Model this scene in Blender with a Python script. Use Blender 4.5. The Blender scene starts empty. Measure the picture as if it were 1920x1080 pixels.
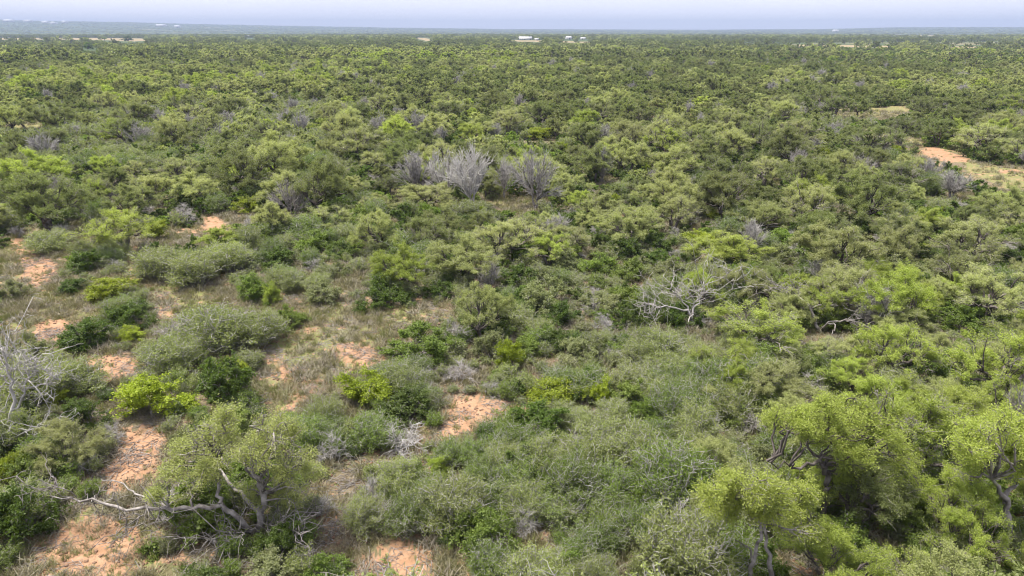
import bpy, math, random
import numpy as np

# ------------------------------------------------------------------ camera, sky, sun, exposure
scene = bpy.context.scene
C = scene.collection
CAM_H = 18.0
HORIZON = 57.5                      # row of the level horizon in a 1920x1080 frame
F = 1280.0                          # focal length in pixels of that frame (24 mm on 36 mm)
PITCH = math.atan((540.0 - HORIZON) / F)
cam_d = bpy.data.cameras.new('camera')
cam_d.lens = 24.0; cam_d.sensor_width = 36.0
cam_d.clip_start = 0.1; cam_d.clip_end = 60000.0
cam = bpy.data.objects.new('camera', cam_d)
cam.location = (0, 0, CAM_H)
cam.rotation_euler = (math.pi / 2 - PITCH, 0, 0)
C.objects.link(cam)
scene.camera = cam

SUN_EL, SUN_AZ = math.radians(70), math.radians(-80)     # azimuth clockwise from +Y (high, to the left)
world = bpy.data.worlds.new('World'); scene.world = world
world.use_nodes = True
wt = world.node_tree; wt.nodes.clear()
w_out = wt.nodes.new('ShaderNodeOutputWorld')
w_bg = wt.nodes.new('ShaderNodeBackground'); w_bg.inputs['Strength'].default_value = 0.10
w_sky = wt.nodes.new('ShaderNodeTexSky'); w_sky.sky_type = 'NISHITA'
w_sky.sun_disc = False; w_sky.sun_elevation = SUN_EL; w_sky.sun_rotation = SUN_AZ
w_sky.air_density = 1.0; w_sky.dust_density = 2.0; w_sky.ozone_density = 1.5
w_mix = wt.nodes.new('ShaderNodeMix'); w_mix.data_type = 'RGBA'
w_mix.inputs['Factor'].default_value = 0.80                 # thin even cloud veil over the clear sky
w_veil = wt.nodes.new('ShaderNodeTexNoise'); w_veil.inputs['Scale'].default_value = 2.2
w_veil.inputs['Detail'].default_value = 5.0
w_tc = wt.nodes.new('ShaderNodeTexCoord'); w_map = wt.nodes.new('ShaderNodeMapping')
w_map.inputs['Scale'].default_value = (1.0, 1.0, 3.5)
w_ramp = wt.nodes.new('ShaderNodeValToRGB')
w_ramp.color_ramp.elements[0].position = 0.32; w_ramp.color_ramp.elements[0].color = (4.4, 4.4, 5.2, 1)
w_ramp.color_ramp.elements[1].position = 0.70; w_ramp.color_ramp.elements[1].color = (5.2, 5.1, 5.7, 1)
wt.links.new(w_tc.outputs['Generated'], w_map.inputs['Vector'])
wt.links.new(w_map.outputs['Vector'], w_veil.inputs['Vector'])
wt.links.new(w_veil.outputs['Fac'], w_ramp.inputs['Fac'])
wt.links.new(w_sky.outputs['Color'], w_mix.inputs['A'])
wt.links.new(w_ramp.outputs['Color'], w_mix.inputs['B'])
wt.links.new(w_mix.outputs['Result'], w_bg.inputs['Color'])
wt.links.new(w_bg.outputs['Background'], w_out.inputs['Surface'])

sun_d = bpy.data.lights.new('sun', 'SUN')
sun_d.energy = 3.5; sun_d.angle = math.radians(15); sun_d.color = (1.0, 0.95, 0.86)
sun = bpy.data.objects.new('sun', sun_d); C.objects.link(sun)
sun.rotation_euler = (math.pi / 2 - SUN_EL, 0, -SUN_AZ + math.pi)
sun.location = (0, 0, 60)

scene.view_settings.view_transform = 'Standard'
scene.view_settings.look = 'None'
scene.view_settings.exposure = 1.48
scene.view_settings.gamma = 1.0
scene.view_settings.use_curve_mapping = False
scene.render.engine = 'CYCLES'
cy = scene.cycles
cy.max_bounces = 4; cy.diffuse_bounces = 3; cy.glossy_bounces = 1
cy.transmission_bounces = 2; cy.volume_bounces = 0; cy.transparent_max_bounces = 4
cy.caustics_reflective = False; cy.caustics_refractive = False
cy.use_denoising = True
cy.pixel_filter_type = 'BLACKMAN_HARRIS'; cy.filter_width = 1.1
cy.use_adaptive_sampling = True; cy.adaptive_threshold = 0.018; cy.adaptive_min_samples = 40
scene.render.use_persistent_data = False

rng = np.random.default_rng(20250)
random.seed(7)

# ------------------------------------------------------------------ measuring helpers (photo pixel <-> place)
CP, SP = math.cos(PITCH), math.sin(PITCH)

def proj(x, y, z):
    """world point -> 1920x1080 pixel; z measured from the datum"""
    dz = z - CAM_H
    depth = y * CP - dz * SP
    up = y * SP + dz * CP
    depth = np.maximum(depth, 0.1)
    return 960 + F * x / depth, 540 - F * up / depth

def ground(px, py):
    dx = (px - 960) / F; du = (540 - py) / F
    vy = CP + du * SP
    vz = -SP + du * CP
    t = -CAM_H / vz
    return dx * t, vy * t

def depth_of(x, y, z=0):
    return y * CP - (z - CAM_H) * SP

def lift(px, py, Y):
    """the point on the upright plane y = Y seen at that pixel"""
    dx = (px - 960) / F; du = (540 - py) / F
    vy = CP + du * SP; vz = -SP + du * CP
    t = Y / vy
    return np.array([dx * t, Y, CAM_H + vz * t])

def sines(x, y, s, seed):
    r = np.random.default_rng(seed); out = 0
    for k in range(6):
        a = r.uniform(0, 2 * math.pi); f = s * (0.5 + 0.45 * k)
        out = out + np.sin((x * math.cos(a) + y * math.sin(a)) * f + r.uniform(0, 6.3)) / (1 + 0.5 * k)
    return out / 3.0

RIDGE_PX = np.array([-2600, -600, 0, 320, 640, 960, 1280, 1500, 1640, 1920, 2500, 4500])
RIDGE_H = np.array([60, 125, 122, 96, 60, 33, 26, 33, 50, 47, 50, 60])

def height(x, y):
    x = np.asarray(x, float); y = np.asarray(y, float)
    r = np.hypot(x, y)
    near = 0.10 * sines(x, y, 0.25, 3) + 0.05 * sines(x, y, 0.9, 4)
    px = 960 + F * x / np.maximum(y, r * 0.25)
    A = np.interp(px, RIDGE_PX, RIDGE_H)
    t = np.clip((r - 3500) / 5800, 0, 1); t = t * t * (3 - 2 * t)
    far = A * t * (1 + 0.05 * sines(x, y, 0.004, 5)) + 1.5 * np.clip((r - 700) / 2500, 0, 1) * sines(x, y, 0.006, 6)
    return near * np.clip((r - 4) / 10, 0, 1) + far

def inside(poly, X, Y):
    poly = np.asarray(poly, float); n = len(poly)
    c = np.zeros(np.shape(X), bool); j = n - 1
    for i in range(n):
        xi, yi = poly[i]; xj, yj = poly[j]
        hit = ((yi > Y) != (yj > Y)) & (X < (xj - xi) * (Y - yi) / (yj - yi + 1e-9) + xi)
        c ^= hit; j = i
    return c

# bare sand, read off the photograph (1920x1080)
SAND = [
    [(15, 445), (60, 448), (85, 478), (112, 500), (100, 535), (70, 555), (45, 520), (30, 480)],
    [(66, 612), (90, 592), (138, 600), (112, 640), (78, 650), (62, 636)],
    [(378, 408), (402, 402), (430, 425), (424, 447), (392, 450), (380, 436)],
    [(250, 492), (292, 492), (290, 506), (268, 520), (246, 534), (238, 520)],
    [(298, 548), (338, 548), (340, 562), (304, 566)],
    [(292, 578), (330, 574), (320, 602), (294, 606)],
    [(535, 552), (565, 556), (572, 572), (530, 572)],
    [(552, 612), (596, 610), (584, 630), (552, 630)],
    [(618, 640), (680, 648), (722, 668), (742, 690), (690, 692), (640, 678)],
    [(780, 590), (820, 586), (815, 600), (772, 604)],
    [(776, 556), (812, 556), (812, 570), (790, 574)],
    [(160, 668), (235, 662), (272, 684), (250, 706), (196, 724), (168, 700)],
    [(496, 660), (520, 650), (525, 684), (560, 704), (556, 724), (520, 720), (490, 690)],
    [(560, 720), (620, 700), (612, 735), (560, 770), (530, 775)],
    [(850, 738), (905, 742), (946, 760), (930, 782), (890, 795), (866, 826), (824, 842), (816, 815), (850, 775)],
    [(700, 1020), (740, 1000), (780, 1010), (812, 1045), (826, 1095), (680, 1095)],
    [(186, 905), (220, 850), (240, 800), (270, 790), (300, 810), (312, 850), (290, 905), (235, 930), (196, 935)],
    [(70, 1040), (130, 985), (190, 960), (260, 980), (262, 1095), (60, 1095)],
    [(600, 968), (640, 960), (652, 1000), (625, 1030), (600, 1010)],
    [(636, 880), (668, 868), (672, 900), (640, 905)],
    [(1006, 546), (1045, 540), (1062, 548), (1040, 560), (1008, 566)],
    [(1722, 282), (1745, 274), (1785, 287), (1822, 299), (1790, 306), (1755, 300), (1730, 290)],
    [(1568, 362), (1612, 362), (1612, 376), (1572, 378)],
    [(1198, 212), (1300, 211), (1298, 219), (1200, 220)],
    [(16, 334), (52, 334), (50, 342), (18, 343)],
    [(1860, 320), (1920, 318), (1925, 324), (1866, 326)],
    [(1146, 735), (1166, 732), (1168, 752), (1148, 756)],
    [(340, 425), (362, 425), (360, 436), (338, 436)],
    [(840, 870), (858, 872), (856, 905), (842, 900)],
    [(30, 1010), (70, 990), (90, 1020), (50, 1060)],
]
# grassy openings
GRASS = [
    [(0, 470), (50, 470), (110, 520), (170, 545), (185, 590), (150, 600), (60, 600), (0, 640)],
    [(560, 580), (640, 568), (760, 578), (850, 588), (800, 610), (740, 640), (690, 650), (600, 648), (540, 610)],
    [(500, 640), (560, 625), (640, 660), (700, 690), (640, 720), (580, 760), (500, 770), (495, 700)],
    [(640, 520), (690, 505), (660, 545), (610, 560)],
    [(280, 530), (420, 545), (560, 550), (560, 575), (460, 590), (380, 575), (290, 575)],
    [(1800, 300), (1930, 322), (1930, 362), (1880, 352), (1816, 322)],
    [(1568, 204), (1700, 200), (1705, 212), (1640, 222), (1572, 218)],
    [(0, 226), (70, 226), (95, 236), (60, 242), (0, 240)],
    [(215, 362), (290, 360), (300, 382), (240, 384)],
    [(100, 960), (280, 925), (300, 1000), (280, 1095), (40, 1095)],
    [(930, 376), (1000, 372), (1010, 384), (935, 392)],
    [(1620, 240), (1720, 262), (1740, 275), (1690, 268), (1620, 252)],
]
# tan fields and dirt roads far away
FIELD = [
    [(-80, 71.0), (160, 71.0), (262, 72.2), (300, 74.5), (252, 77.5), (205, 75.2), (80, 74.0), (-80, 74.0)],
    [(776, 70.5), (800, 71.5), (812, 75.5), (800, 77.5), (786, 73.5)],
    [(940, 75.2), (1010, 76.2), (1120, 79.0), (1120, 81.0), (1010, 78.8), (940, 77.2)],
    [(1496, 84.6), (1600, 84.4), (1670, 86), (1672, 90), (1580, 88.2), (1496, 87.6)],
    [(1676, 65.6), (1800, 66.0), (1800, 67.8), (1676, 67.4)],
    [(1765, 86.0), (1830, 87), (1830, 90), (1770, 89)],
    [(870, 93.5), (885, 93.5), (885, 96), (868, 96)],
]
SAVANNA = [[(1380, 82), (1930, 78), (1930, 128), (1640, 134), (1400, 118)]]

def in_any(polys, X, Y):
    m = np.zeros(np.shape(X), bool)
    for p in polys:
        m |= inside(p, X, Y)
    return m

# ------------------------------------------------------------------ materials
def new_mat(name):
    m = bpy.data.materials.new(name); m.use_nodes = True
    nt = m.node_tree; nt.nodes.clear()
    return m, nt, nt.nodes.new('ShaderNodeOutputMaterial')

def hexmix(nt, fac, a, b):
    n = nt.nodes.new('ShaderNodeMix'); n.data_type = 'RGBA'
    for sock, v in (('Factor', fac), ('A', a), ('B', b)):
        if isinstance(v, bpy.types.NodeSocket): nt.links.new(v, n.inputs[sock])
        elif sock == 'Factor': n.inputs[sock].default_value = v
        else: n.inputs[sock].default_value = (*v, 1)
    return n.outputs['Result']

def leaf_mat(name, c_lo, c_hi, c_alt, transl=0.48):
    """leaf colour: differs from plant to plant, from branch to branch and from leaf to leaf"""
    m, nt, out = new_mat(name)
    oi = nt.nodes.new('ShaderNodeObjectInfo')
    geo = nt.nodes.new('ShaderNodeNewGeometry')
    tc = nt.nodes.new('ShaderNodeTexCoord')
    nz = nt.nodes.new('ShaderNodeTexNoise'); nz.inputs['Scale'].default_value = 0.9; nz.inputs['Detail'].default_value = 2
    nt.links.new(tc.outputs['Object'], nz.inputs['Vector'])
    ma = nt.nodes.new('ShaderNodeMath'); ma.operation = 'MULTIPLY_ADD'
    nt.links.new(geo.outputs['Random Per Island'], ma.inputs[0]); ma.inputs[1].default_value = 0.55
    nt.links.new(nz.outputs['Fac'], ma.inputs[2])
    mr = nt.nodes.new('ShaderNodeMapRange'); nt.links.new(ma.outputs[0], mr.inputs['Value'])
    mr.inputs['From Min'].default_value = 0.35; mr.inputs['From Max'].default_value = 1.15
    base = hexmix(nt, mr.outputs['Result'], c_lo, c_hi)
    pw = nt.nodes.new('ShaderNodeMath'); pw.operation = 'POWER'
    nt.links.new(oi.outputs['Random'], pw.inputs[0]); pw.inputs[1].default_value = 1.3
    mu = nt.nodes.new('ShaderNodeMath'); mu.operation = 'MULTIPLY'
    nt.links.new(pw.outputs[0], mu.inputs[0]); mu.inputs[1].default_value = 0.75
    col = hexmix(nt, mu.outputs[0], base, c_alt)
    m7 = nt.nodes.new('ShaderNodeMath'); m7.operation = 'MULTIPLY'; nt.links.new(oi.outputs['Random'], m7.inputs[0]); m7.inputs[1].default_value = 7.13
    fr = nt.nodes.new('ShaderNodeMath'); fr.operation = 'FRACT'; nt.links.new(m7.outputs[0], fr.inputs[0])
    vv = nt.nodes.new('ShaderNodeMath'); vv.operation = 'MULTIPLY_ADD'; nt.links.new(fr.outputs[0], vv.inputs[0]); vv.inputs[1].default_value = 0.42; vv.inputs[2].default_value = 0.90
    hs = nt.nodes.new('ShaderNodeHueSaturation'); nt.links.new(vv.outputs[0], hs.inputs['Value']); nt.links.new(col, hs.inputs['Color'])
    col = hs.outputs['Color']
    dif = nt.nodes.new('ShaderNodeBsdfPrincipled')
    dif.inputs['Roughness'].default_value = 0.55; dif.inputs['Specular IOR Level'].default_value = 0.25
    nt.links.new(col, dif.inputs['Base Color'])
    tr = nt.nodes.new('ShaderNodeBsdfTranslucent')
    gm = nt.nodes.new('ShaderNodeMix'); gm.data_type = 'RGBA'; gm.blend_type = 'MULTIPLY'
    gm.inputs['Factor'].default_value = 1.0
    nt.links.new(col, gm.inputs['A']); gm.inputs['B'].default_value = (1.05, 1.15, 0.55, 1)
    nt.links.new(gm.outputs['Result'], tr.inputs['Color'])
    ms = nt.nodes.new('ShaderNodeMixShader'); ms.inputs['Fac'].default_value = transl
    nt.links.new(dif.outputs[0], ms.inputs[1]); nt.links.new(tr.outputs[0], ms.inputs[2])
    nt.links.new(ms.outputs[0], out.inputs['Surface'])
    return m

def bark_mat(name, c1, c2):
    m, nt, out = new_mat(name)
    tc = nt.nodes.new('ShaderNodeTexCoord')
    nz = nt.nodes.new('ShaderNodeTexNoise'); nz.inputs['Scale'].default_value = 3.5; nz.inputs['Detail'].default_value = 6
    nt.links.new(tc.outputs['Object'], nz.inputs['Vector'])
    mr = nt.nodes.new('ShaderNodeMapRange'); nt.links.new(nz.outputs['Fac'], mr.inputs['Value'])
    mr.inputs['From Min'].default_value = 0.35; mr.inputs['From Max'].default_value = 0.65
    col = hexmix(nt, mr.outputs['Result'], c1, c2)
    b = nt.nodes.new('ShaderNodeBsdfPrincipled'); b.inputs['Roughness'].default_value = 0.9
    b.inputs['Specular IOR Level'].default_value = 0.1
    nt.links.new(col, b.inputs['Base Color'])
    bp = nt.nodes.new('ShaderNodeBump'); bp.inputs['Strength'].default_value = 0.5; bp.inputs['Distance'].default_value = 0.02
    n2 = nt.nodes.new('ShaderNodeTexNoise'); n2.inputs['Scale'].default_value = 18
    nt.links.new(tc.outputs['Object'], n2.inputs['Vector'])
    nt.links.new(n2.outputs['Fac'], bp.inputs['Height']); nt.links.new(bp.outputs[0], b.inputs['Normal'])
    nt.links.new(b.outputs[0], out.inputs['Surface'])
    return m

def plain_mat(name, c, rough=0.7, c2=None, scale=1.0, metal=0.0):
    m, nt, out = new_mat(name)
    b = nt.nodes.new('ShaderNodeBsdfPrincipled'); b.inputs['Roughness'].default_value = rough
    b.inputs['Metallic'].default_value = metal
    tc = nt.nodes.new('ShaderNodeTexCoord')
    nz = nt.nodes.new('ShaderNodeTexNoise'); nz.inputs['Scale'].default_value = scale; nz.inputs['Detail'].default_value = 5
    nt.links.new(tc.outputs['Object'], nz.inputs['Vector'])
    nt.links.new(hexmix(nt, nz.outputs['Fac'], c, c2 or tuple(v * 0.8 for v in c)), b.inputs['Base Color'])
    nt.links.new(b.outputs[0], out.inputs['Surface'])
    return m

MAT = {
    'mesq_pale':  leaf_mat('mesquite_leaf_pale',  (0.237, 0.263, 0.107), (0.387, 0.408, 0.178), (0.304, 0.305, 0.148)),
    'mesq_fresh': leaf_mat('mesquite_leaf_fresh', (0.207, 0.259, 0.047), (0.358, 0.418, 0.095), (0.319, 0.353, 0.089)),
    'mesq_olive': leaf_mat('mesquite_leaf_olive', (0.118, 0.144, 0.048), (0.206, 0.238, 0.090), (0.187, 0.191, 0.086)),
    'bush_dark':  leaf_mat('bush_leaf_dark',      (0.058, 0.095, 0.018), (0.110, 0.165, 0.033), (0.098, 0.124, 0.037)),
    'bush_mid':   leaf_mat('bush_leaf_mid',       (0.109, 0.162, 0.029), (0.197, 0.271, 0.056), (0.177, 0.210, 0.062)),
    'bush_grey':  leaf_mat('bush_leaf_grey',      (0.158, 0.182, 0.082), (0.259, 0.279, 0.138), (0.216, 0.216, 0.120)),
    'thorn':      leaf_mat('thornbrush_leaf',     (0.164, 0.193, 0.063), (0.283, 0.321, 0.121), (0.214, 0.230, 0.096)),
    'thorn_green': leaf_mat('thornbrush_leaf_green', (0.107, 0.156, 0.031), (0.190, 0.254, 0.060), (0.151, 0.190, 0.054)),
    'lime':       leaf_mat('lime_leaf',           (0.165, 0.215, 0.016), (0.285, 0.345, 0.028), (0.230, 0.260, 0.030), 0.38),
    'mesq_light': leaf_mat('mesquite_leaf_light', (0.260, 0.285, 0.095), (0.400, 0.430, 0.165), (0.330, 0.345, 0.130)),
    'bark_dark':  bark_mat('bark_dark', (0.060, 0.050, 0.045), (0.150, 0.130, 0.120)),
    'bark_grey':  bark_mat('bark_grey', (0.120, 0.105, 0.096), (0.310, 0.285, 0.265)),
    'twig_pale':  bark_mat('twig_pale', (0.260, 0.245, 0.230), (0.410, 0.392, 0.374)),
    'twig_white': bark_mat('twig_white', (0.360, 0.342, 0.318), (0.530, 0.510, 0.482)),
    'twig_mauve': bark_mat('twig_mauve', (0.260, 0.238, 0.222), (0.400, 0.375, 0.355)),
    'grass_green': leaf_mat('grass_green', (0.120, 0.140, 0.045), (0.210, 0.220, 0.080), (0.220, 0.190, 0.095), 0.2),
    'grass_dry':  leaf_mat('grass_dry', (0.180, 0.150, 0.092), (0.285, 0.245, 0.160), (0.205, 0.195, 0.110), 0.2),
    'forb_grey':  leaf_mat('forb_grey', (0.170, 0.145, 0.115), (0.265, 0.230, 0.190), (0.190, 0.185, 0.100), 0.15),
}

# ground: sand, dry litter, grass, wooded far land
def ground_mat():
    m, nt, out = new_mat('ground_soil')
    N = nt.nodes.new; L = nt.links.new
    tc = N('ShaderNodeTexCoord')
    def noise(scale, detail=6, rough=0.6):
        n = N('ShaderNodeTexNoise'); n.inputs['Scale'].default_value = scale
        n.inputs['Detail'].default_value = detail; n.inputs['Roughness'].default_value = rough
        L(tc.outputs['Object'], n.inputs['Vector']); return n.outputs['Fac']
    def attr(name):
        a = N('ShaderNodeAttribute'); a.attribute_name = name; return a.outputs['Fac']
    def math_(op, a, b):
        n = N('ShaderNodeMath'); n.operation = op
        for i, v in enumerate((a, b)):
            if isinstance(v, bpy.types.NodeSocket): L(v, n.inputs[i])
            else: n.inputs[i].default_value = v
        return n.outputs[0]
    def rng_(v, a, b, lo=0.0, hi=1.0):
        n = N('ShaderNodeMapRange'); L(v, n.inputs['Value']); n.interpolation_type = 'SMOOTHSTEP'
        n.inputs['From Min'].default_value = a; n.inputs['From Max'].default_value = b
        n.inputs['To Min'].default_value = lo; n.inputs['To Max'].default_value = hi
        return n.outputs['Result']
    fine, mid, big = noise(9.0, 8, 0.7), noise(1.6, 6), noise(0.25, 4)
    sand = hexmix(nt, rng_(mid, 0.35, 0.65), (0.262, 0.152, 0.088), (0.335, 0.208, 0.130))
    sand = hexmix(nt, rng_(fine, 0.52, 0.66), sand, (0.190, 0.112, 0.070))
    litter = hexmix(nt, rng_(fine, 0.4, 0.6), (0.12, 0.095, 0.062), (0.18, 0.145, 0.098))
    litter = hexmix(nt, rng_(big, 0.4, 0.62), litter, (0.105, 0.105, 0.045))
    grass = hexmix(nt, rng_(fine, 0.4, 0.62), (0.185, 0.150, 0.082), (0.255, 0.185, 0.118))
    grass = hexmix(nt, rng_(mid, 0.34, 0.54), grass, (0.150, 0.160, 0.060))
    s = math_('ADD', attr('sand'), math_('MULTIPLY', math_('SUBTRACT', math_('ADD', math_('MULTIPLY', mid, 0.55), math_('MULTIPLY', noise(0.7, 3), 0.45)), 0.5), 1.9))
    g = math_('ADD', attr('grass'), math_('MULTIPLY', math_('SUBTRACT', mid, 0.5), 0.9))
    base = hexmix(nt, rng_(g, 0.35, 0.6), litter, grass)
    # scattered sandy scrapes everywhere between the bushes
    base = hexmix(nt, rng_(math_('ADD', mid, math_('MULTIPLY', big, 0.5)), 0.80, 0.90), base, sand)
    base = hexmix(nt, rng_(s, 0.30, 0.58), base, sand)
    woods = hexmix(nt, rng_(noise(0.022, 8, 0.75), 0.4, 0.6), (0.035, 0.052, 0.022), (0.075, 0.098, 0.042))
    woods = hexmix(nt, rng_(noise(0.0035, 5, 0.6), 0.60, 0.68), woods, (0.17, 0.16, 0.09))
    base = hexmix(nt, attr('woods'), base, woods)
    field = hexmix(nt, noise(0.02, 4), (0.25, 0.195, 0.12), (0.20, 0.16, 0.09))
    base = hexmix(nt, attr('field'), base, field)
    b = N('ShaderNodeBsdfPrincipled'); b.inputs['Roughness'].default_value = 0.95
    b.inputs['Specular IOR Level'].default_value = 0.05
    L(base, b.inputs['Base Color'])
    bp = N('ShaderNodeBump'); bp.inputs['Strength'].default_value = 0.6; bp.inputs['Distance'].default_value = 0.06
    L(math_('ADD', fine, mid), bp.inputs['Height']); L(bp.outputs[0], b.inputs['Normal'])
    L(b.outputs[0], out.inputs['Surface'])
    return m

# ------------------------------------------------------------------ mesh helpers
def mesh_quads(name, V, Q, mats, mi=None, smooth=False):
    V = np.ascontiguousarray(V, dtype=np.float32); Q = np.ascontiguousarray(Q, dtype=np.int32)
    me = bpy.data.meshes.new(name)
    me.vertices.add(len(V)); me.vertices.foreach_set('co', V.ravel())
    me.loops.add(Q.size); me.loops.foreach_set('vertex_index', Q.ravel())
    me.polygons.add(len(Q))
    me.polygons.foreach_set('loop_start', np.arange(0, Q.size, 4, dtype=np.int32))
    me.polygons.foreach_set('loop_total', np.full(len(Q), 4, dtype=np.int32))
    for m in mats: me.materials.append(m)
    if mi is not None: me.polygons.foreach_set('material_index', np.asarray(mi, np.int32))
    if smooth: me.polygons.foreach_set('use_smooth', np.ones(len(Q), bool))
    me.update(calc_edges=True)
    return me

class Wood:
    """collects tapered crooked tubes"""
    def __init__(s): s.V = []; s.Q = []; s.n = 0
    def tube(s, P, R, k=5):
        P = np.asarray(P, float); R = np.asarray(R, float); n = len(P)
        T = np.gradient(P, axis=0); T /= np.linalg.norm(T, axis=1)[:, None] + 1e-9
        a = np.array([0.31, 0.87, 0.38]) if abs(T[0][2]) > 0.8 else np.array([0.1, 0.2, 0.97])
        U = np.cross(T, a); U /= np.linalg.norm(U, axis=1)[:, None] + 1e-9
        W = np.cross(T, U)
        th = np.arange(k) * 2 * math.pi / k
        ring = P[:, None, :] + R[:, None, None] * (np.cos(th)[None, :, None] * U[:, None, :] + np.sin(th)[None, :, None] * W[:, None, :])
        s.V.append(ring.reshape(-1, 3))
        i = np.arange(n - 1)[:, None] * k; j = np.arange(k)[None, :]; j2 = (j + 1) % k
        s.Q.append((s.n + np.stack([i + j, i + j2, i + k + j2, i + k + j], -1)).reshape(-1, 4))
        s.n += n * k
    def data(s):
        if not s.V: return np.zeros((0, 3)), np.zeros((0, 4), int)
        return np.concatenate(s.V), np.concatenate(s.Q)

def crooked(r, p0, p1, n, wob, arch=0.0):
    p0 = np.asarray(p0, float); p1 = np.asarray(p1, float)
    t = np.linspace(0, 1, n)[:, None]
    L = np.linalg.norm(p1 - p0)
    P = p0 + (p1 - p0) * t
    P = P + np.array([0, 0, 1.0]) * (arch * L * 4 * t * (1 - t))
    w = r.normal(0, wob * L, (n, 3)); w[0] = 0; w[-1] = 0
    return P + w

def leaves_at(r, P, L, w, droop=0.3, flat=0.6):
    """leaf-shaped quads centred at P"""
    n = len(P)
    d = r.normal(0, 1, (n, 3)); d[:, 2] = d[:, 2] * flat - droop
    d /= np.linalg.norm(d, axis=1)[:, None]
    s = np.cross(d, r.normal(0, 1, (n, 3))); s /= np.linalg.norm(s, axis=1)[:, None] + 1e-9
    l = (L * r.uniform(0.65, 1.35, n))[:, None] / 2; ww = (w * r.uniform(0.7, 1.3, n))[:, None] / 2
    V = np.stack([P - d * l, P + s * ww - d * l * 0.1, P + d * l, P - s * ww - d * l * 0.1], 1).reshape(-1, 3)
    return V, np.arange(4 * n).reshape(n, 4)

def kmeans(r, X, k):
    c = X[r.choice(len(X), k, replace=False)].copy()
    for _ in range(8):
        a = np.argmin(((X[:, None] - c[None]) ** 2).sum(-1), 1)
        for i in range(k):
            if (a == i).any(): c[i] = X[a == i].mean(0)
    return a, c

def plant(seed, W, H, base, ncl, cr, nleaf, L, w, stems=2, trunk_r=0.14, twigs=9, twig_r=0.011,
          droop=0.3, flat=0.6, wob=0.06, umin=-0.15, fork=0.28, bare=0.0, arch=0.06, sides=5, leafspread=0.31):
    """a woody plant: stems fork into limbs, limbs into branches, every branch ends in a clump of twigs and leaves"""
    r = np.random.default_rng(seed)
    wood = Wood(); fine = Wood()
    az = np.arange(ncl) * 2.39996 + r.normal(0, 0.35, ncl) + r.uniform(0, 6)
    u = r.uniform(umin, 1, ncl)
    f = np.where(r.random(ncl) < 0.25, r.uniform(0.3, 0.65, ncl), r.uniform(0.68, 1.0, ncl))
    ph = r.uniform(0, 6.3, 3)
    lobes = 1 + 0.24 * np.sin(2 * az + ph[0]) + 0.18 * np.sin(3 * az + ph[1]) + 0.12 * np.sin(5 * az + ph[2])
    c = np.sqrt(np.clip(1 - u * u, 0, 1))
    R = max(W / 2 - cr * 0.7, 0.15); Hh = H - base - cr * 0.6
    Cn = np.stack([R * c * np.cos(az) * f * lobes, R * c * np.sin(az) * f * lobes,
                   base + Hh * np.where(u > 0, u, u * 0.6) * f * (1 + 0.12 * np.sin(az * 2 + ph[1]))], 1)
    Cn[:, 2] = np.maximum(Cn[:, 2], cr * 0.35)
    K = max(2, min(ncl // 5, 9))
    a, cen = kmeans(r, Cn, K)
    sa = r.uniform(0, 6.3) + np.arange(stems) * 2 * math.pi / stems + r.normal(0, 0.3, stems)
    sp = 0.02 * W if stems < 4 else 0.07 * W
    forks = []
    for k in range(stems):
        b0 = np.array([math.cos(sa[k]) * sp, math.sin(sa[k]) * sp, -0.12])
        fk = np.array([math.cos(sa[k]) * W * r.uniform(0.05, 0.13), math.sin(sa[k]) * W * r.uniform(0.05, 0.13), H * fork * r.uniform(0.8, 1.25)])
        P = crooked(r, b0, fk, 5, wob * 0.7)
        wood.tube(P, np.linspace(trunk_r * 1.25, trunk_r * 0.85, 5), max(sides, 5)); forks.append(fk)
    forks = np.array(forks)
    tw_pts = []
    rt = trunk_r * 0.62
    for i in range(K):
        idx = np.where(a == i)[0]
        if not len(idx): continue
        fk = forks[np.argmin(((forks[:, :2] - cen[i][:2]) ** 2).sum(1))]
        node = fk + (cen[i] - fk) * r.uniform(0.45, 0.62); node[2] -= 0.04 * H
        P = crooked(r, fk, node, 6, wob, arch)
        wood.tube(P, np.linspace(rt, rt * 0.6, 6), sides)
        for q in idx:
            tgt = Cn[q]
            P = crooked(r, node, tgt, 5, wob, arch * 0.5)
            wood.tube(P, np.linspace(rt * 0.5, max(twig_r * 1.5, rt * 0.16), 5), max(3, sides - 1))
            back = P[2]; crq = cr * r.uniform(0.6, 1.4); cw = (r.random() ** 1.2 + 0.15) * crq * crq
            for _ in range(twigs):
                e = r.normal(0, 1, 3); e /= np.linalg.norm(e)
                e = e * crq * r.uniform(0.55, 1.05) * np.array([1, 1, 0.72]) * (1.7 if r.random() < 0.10 else 1.0)
                s0 = back + (tgt - back) * r.uniform(0.2, 1.0)
                end = tgt + e
                Q = crooked(r, s0, end, 4, 0.07, 0.03)
                fine.tube(Q, np.linspace(twig_r, twig_r * 0.45, 4), 3)
                tw_pts.append((Q, r.random() < bare, cw * (r.random() + 0.25)))
    LV = np.zeros((0, 3)); LQ = np.zeros((0, 4), int)
    live = [Q for Q, b, _ in tw_pts if not b]; lw = np.array([c_ for _, b, c_ in tw_pts if not b])
    if nleaf and live:
        T = np.stack(live)
        k = r.choice(len(T), nleaf, p=lw / lw.sum()); t = r.uniform(0.6, 3.0, nleaf); i0 = np.minimum(t.astype(int), 2); ft = (t - i0)[:, None]
        P = T[k, i0] * (1 - ft) + T[k, i0 + 1] * ft
        P = P + r.normal(0, cr * leafspread * 0.5, P.shape) * np.array([1, 1, 0.8])
        P[:, 2] = np.maximum(P[:, 2], 0.03)
        LV, LQ = leaves_at(r, P, L, w, droop, flat)
    return wood.data(), fine.data(), (LV, LQ)

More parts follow.
